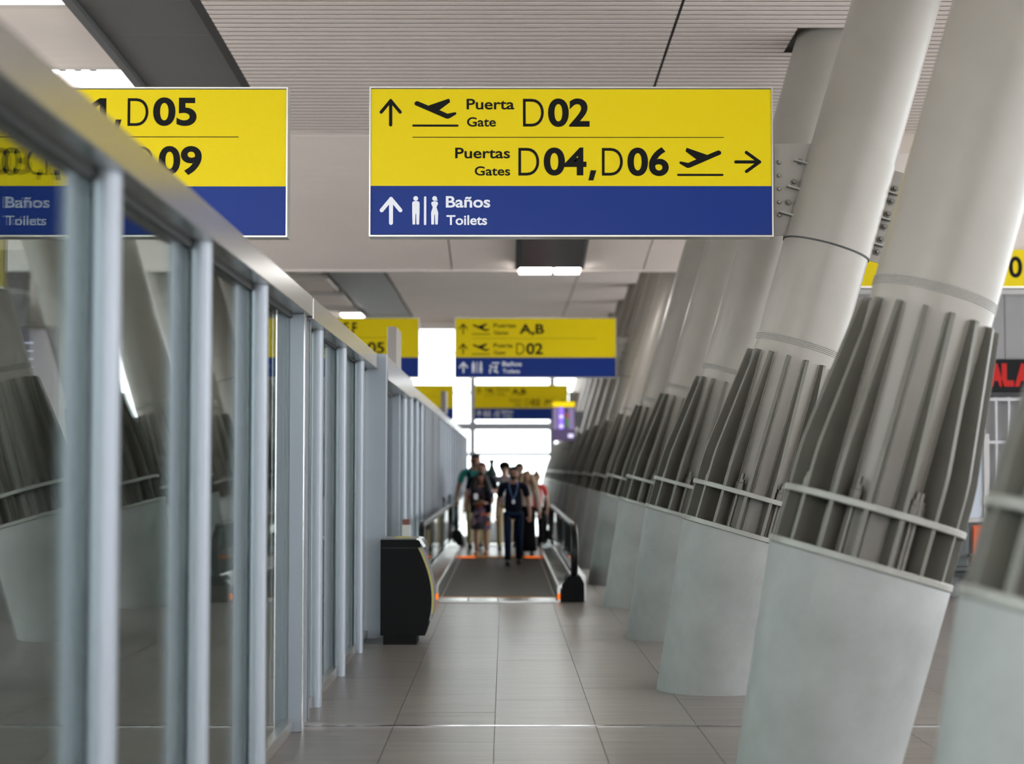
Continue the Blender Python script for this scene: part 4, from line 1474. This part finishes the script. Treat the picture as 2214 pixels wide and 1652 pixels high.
            part(MB().box(-0.03, 0.035, -0.315, -0.305, 1.15, 1.28, 0.003), 'phone', 'black_plastic')
        elif ex[0] == 'bun':
            part(MB().ball(cen + Vector((0, 0.05, 0.09)), 0.05), 'hair_bun', hair)
        elif ex[0] == 'beard':
            part(MB().ball(hc + Vector((0, -0.045, -0.072)), (0.062, 0.052, 0.036), 12, 8), 'beard', hair)
    return t


person(1110, 30.45, 1.68, 'man in navy short-sleeved shirt and jeans with blue lanyard, walking in front', stride=0.16, wide=1.12,
       extras=(('lanyard', 'lanyard_blue', 'badge_white'), ('beard',)))
person(1040, 34.0, 1.59, 'woman with long dark hair in a dark flowered dress looking down, front left', top='cloth_floral', legs='cloth_floral', lower='dress', shoes='shoe_tan',
       hairstyle='long', arms='phone', look=0.05, stride=0.05, wide=1.05, sleeve='short', extras=(('jacket', 'cloth_navy'), ('badge',), ('phone',)))
person(1042, 36.0, 1.79, 'person with dark red hair in navy clothes and backpack straps right behind the flowered dress', skin='skin_fair', hair='hair_red', top='cloth_navy',
       legs='cloth_khaki', arms='strap', wide=1.2, extras=(('straps', 'cloth_black'),))
person(1028, 37.4, 1.97, 'tallest man in teal shirt with dark straps at the back left of the group', top='cloth_teal', legs='cloth_khaki', arms='strap', wide=1.25,
       extras=(('straps', 'cloth_black'),))
person(1091, 36.4, 1.79, 'man in grey shirt and dark cap with khaki trousers, back centre of the group', skin='skin_fair', top='cloth_grey', legs='cloth_khaki', wide=1.05, arms='strap',
       extras=(('cap', 'cloth_black'), ('lanyard', 'lanyard_blue', 'badge_white')))
person(1123, 38.0, 1.78, 'man at the back whose face shows between the capped man and the blonde woman', top='cloth_black', legs='cloth_jeans')
person(1139, 33.9, 1.62, 'woman with long fair hair in pale top and long black skirt on the right', skin='skin_fair', top='cloth_beige', legs='cloth_black', lower='skirt', hair='hair_blond',
       hairstyle='long', wide=1.0, sleeve='long', stride=0.03)
person(1160, 37.6, 1.58, 'person in red top at the right end of the group beside the handrail', skin='skin_fair', top='cloth_red', legs='cloth_black', hair='hair_blond', hairstyle='short',
       extras=(('bun',),))
# upright cases carried above the shoulders
case = thing('tripod_case', (-0.28, 37.0, 1.30), 'dark green upright tripod case rising behind the people on the left', 'case')
MB().lathe([(0.10, 0.0), (0.115, 0.05), (0.11, 0.28), (0.07, 0.36), (0.045, 0.44), (0.045, 0.5), (0.06, 0.51), (0.06, 0.56), (0.03, 0.575)], 16).build('tube', 'cloth_green', case)
MB().tube([(-0.1, -0.05, 0.3), (-0.16, -0.12, 0.15), (-0.12, -0.08, 0.02)], 0.012).build('strap', 'cloth_black', case)
case = thing('monopod', (0.50, 38.2, 0.0), 'thin dark monopod rising at the right end of the group', 'monopod')
MB().lathe([(0.018, 0.0), (0.018, 1.0), (0.022, 1.02), (0.022, 1.35), (0.03, 1.37), (0.03, 1.45), (0.045, 1.5), (0.03, 1.6), (0.015, 1.66), (0.03, 1.7), (0.02, 1.76)], 12).build('pole', 'cloth_black', case)
MB().lathe([(0.03, 0.0), (0.025, 0.04)], 12).build('rubber_foot', 'rubber', case)
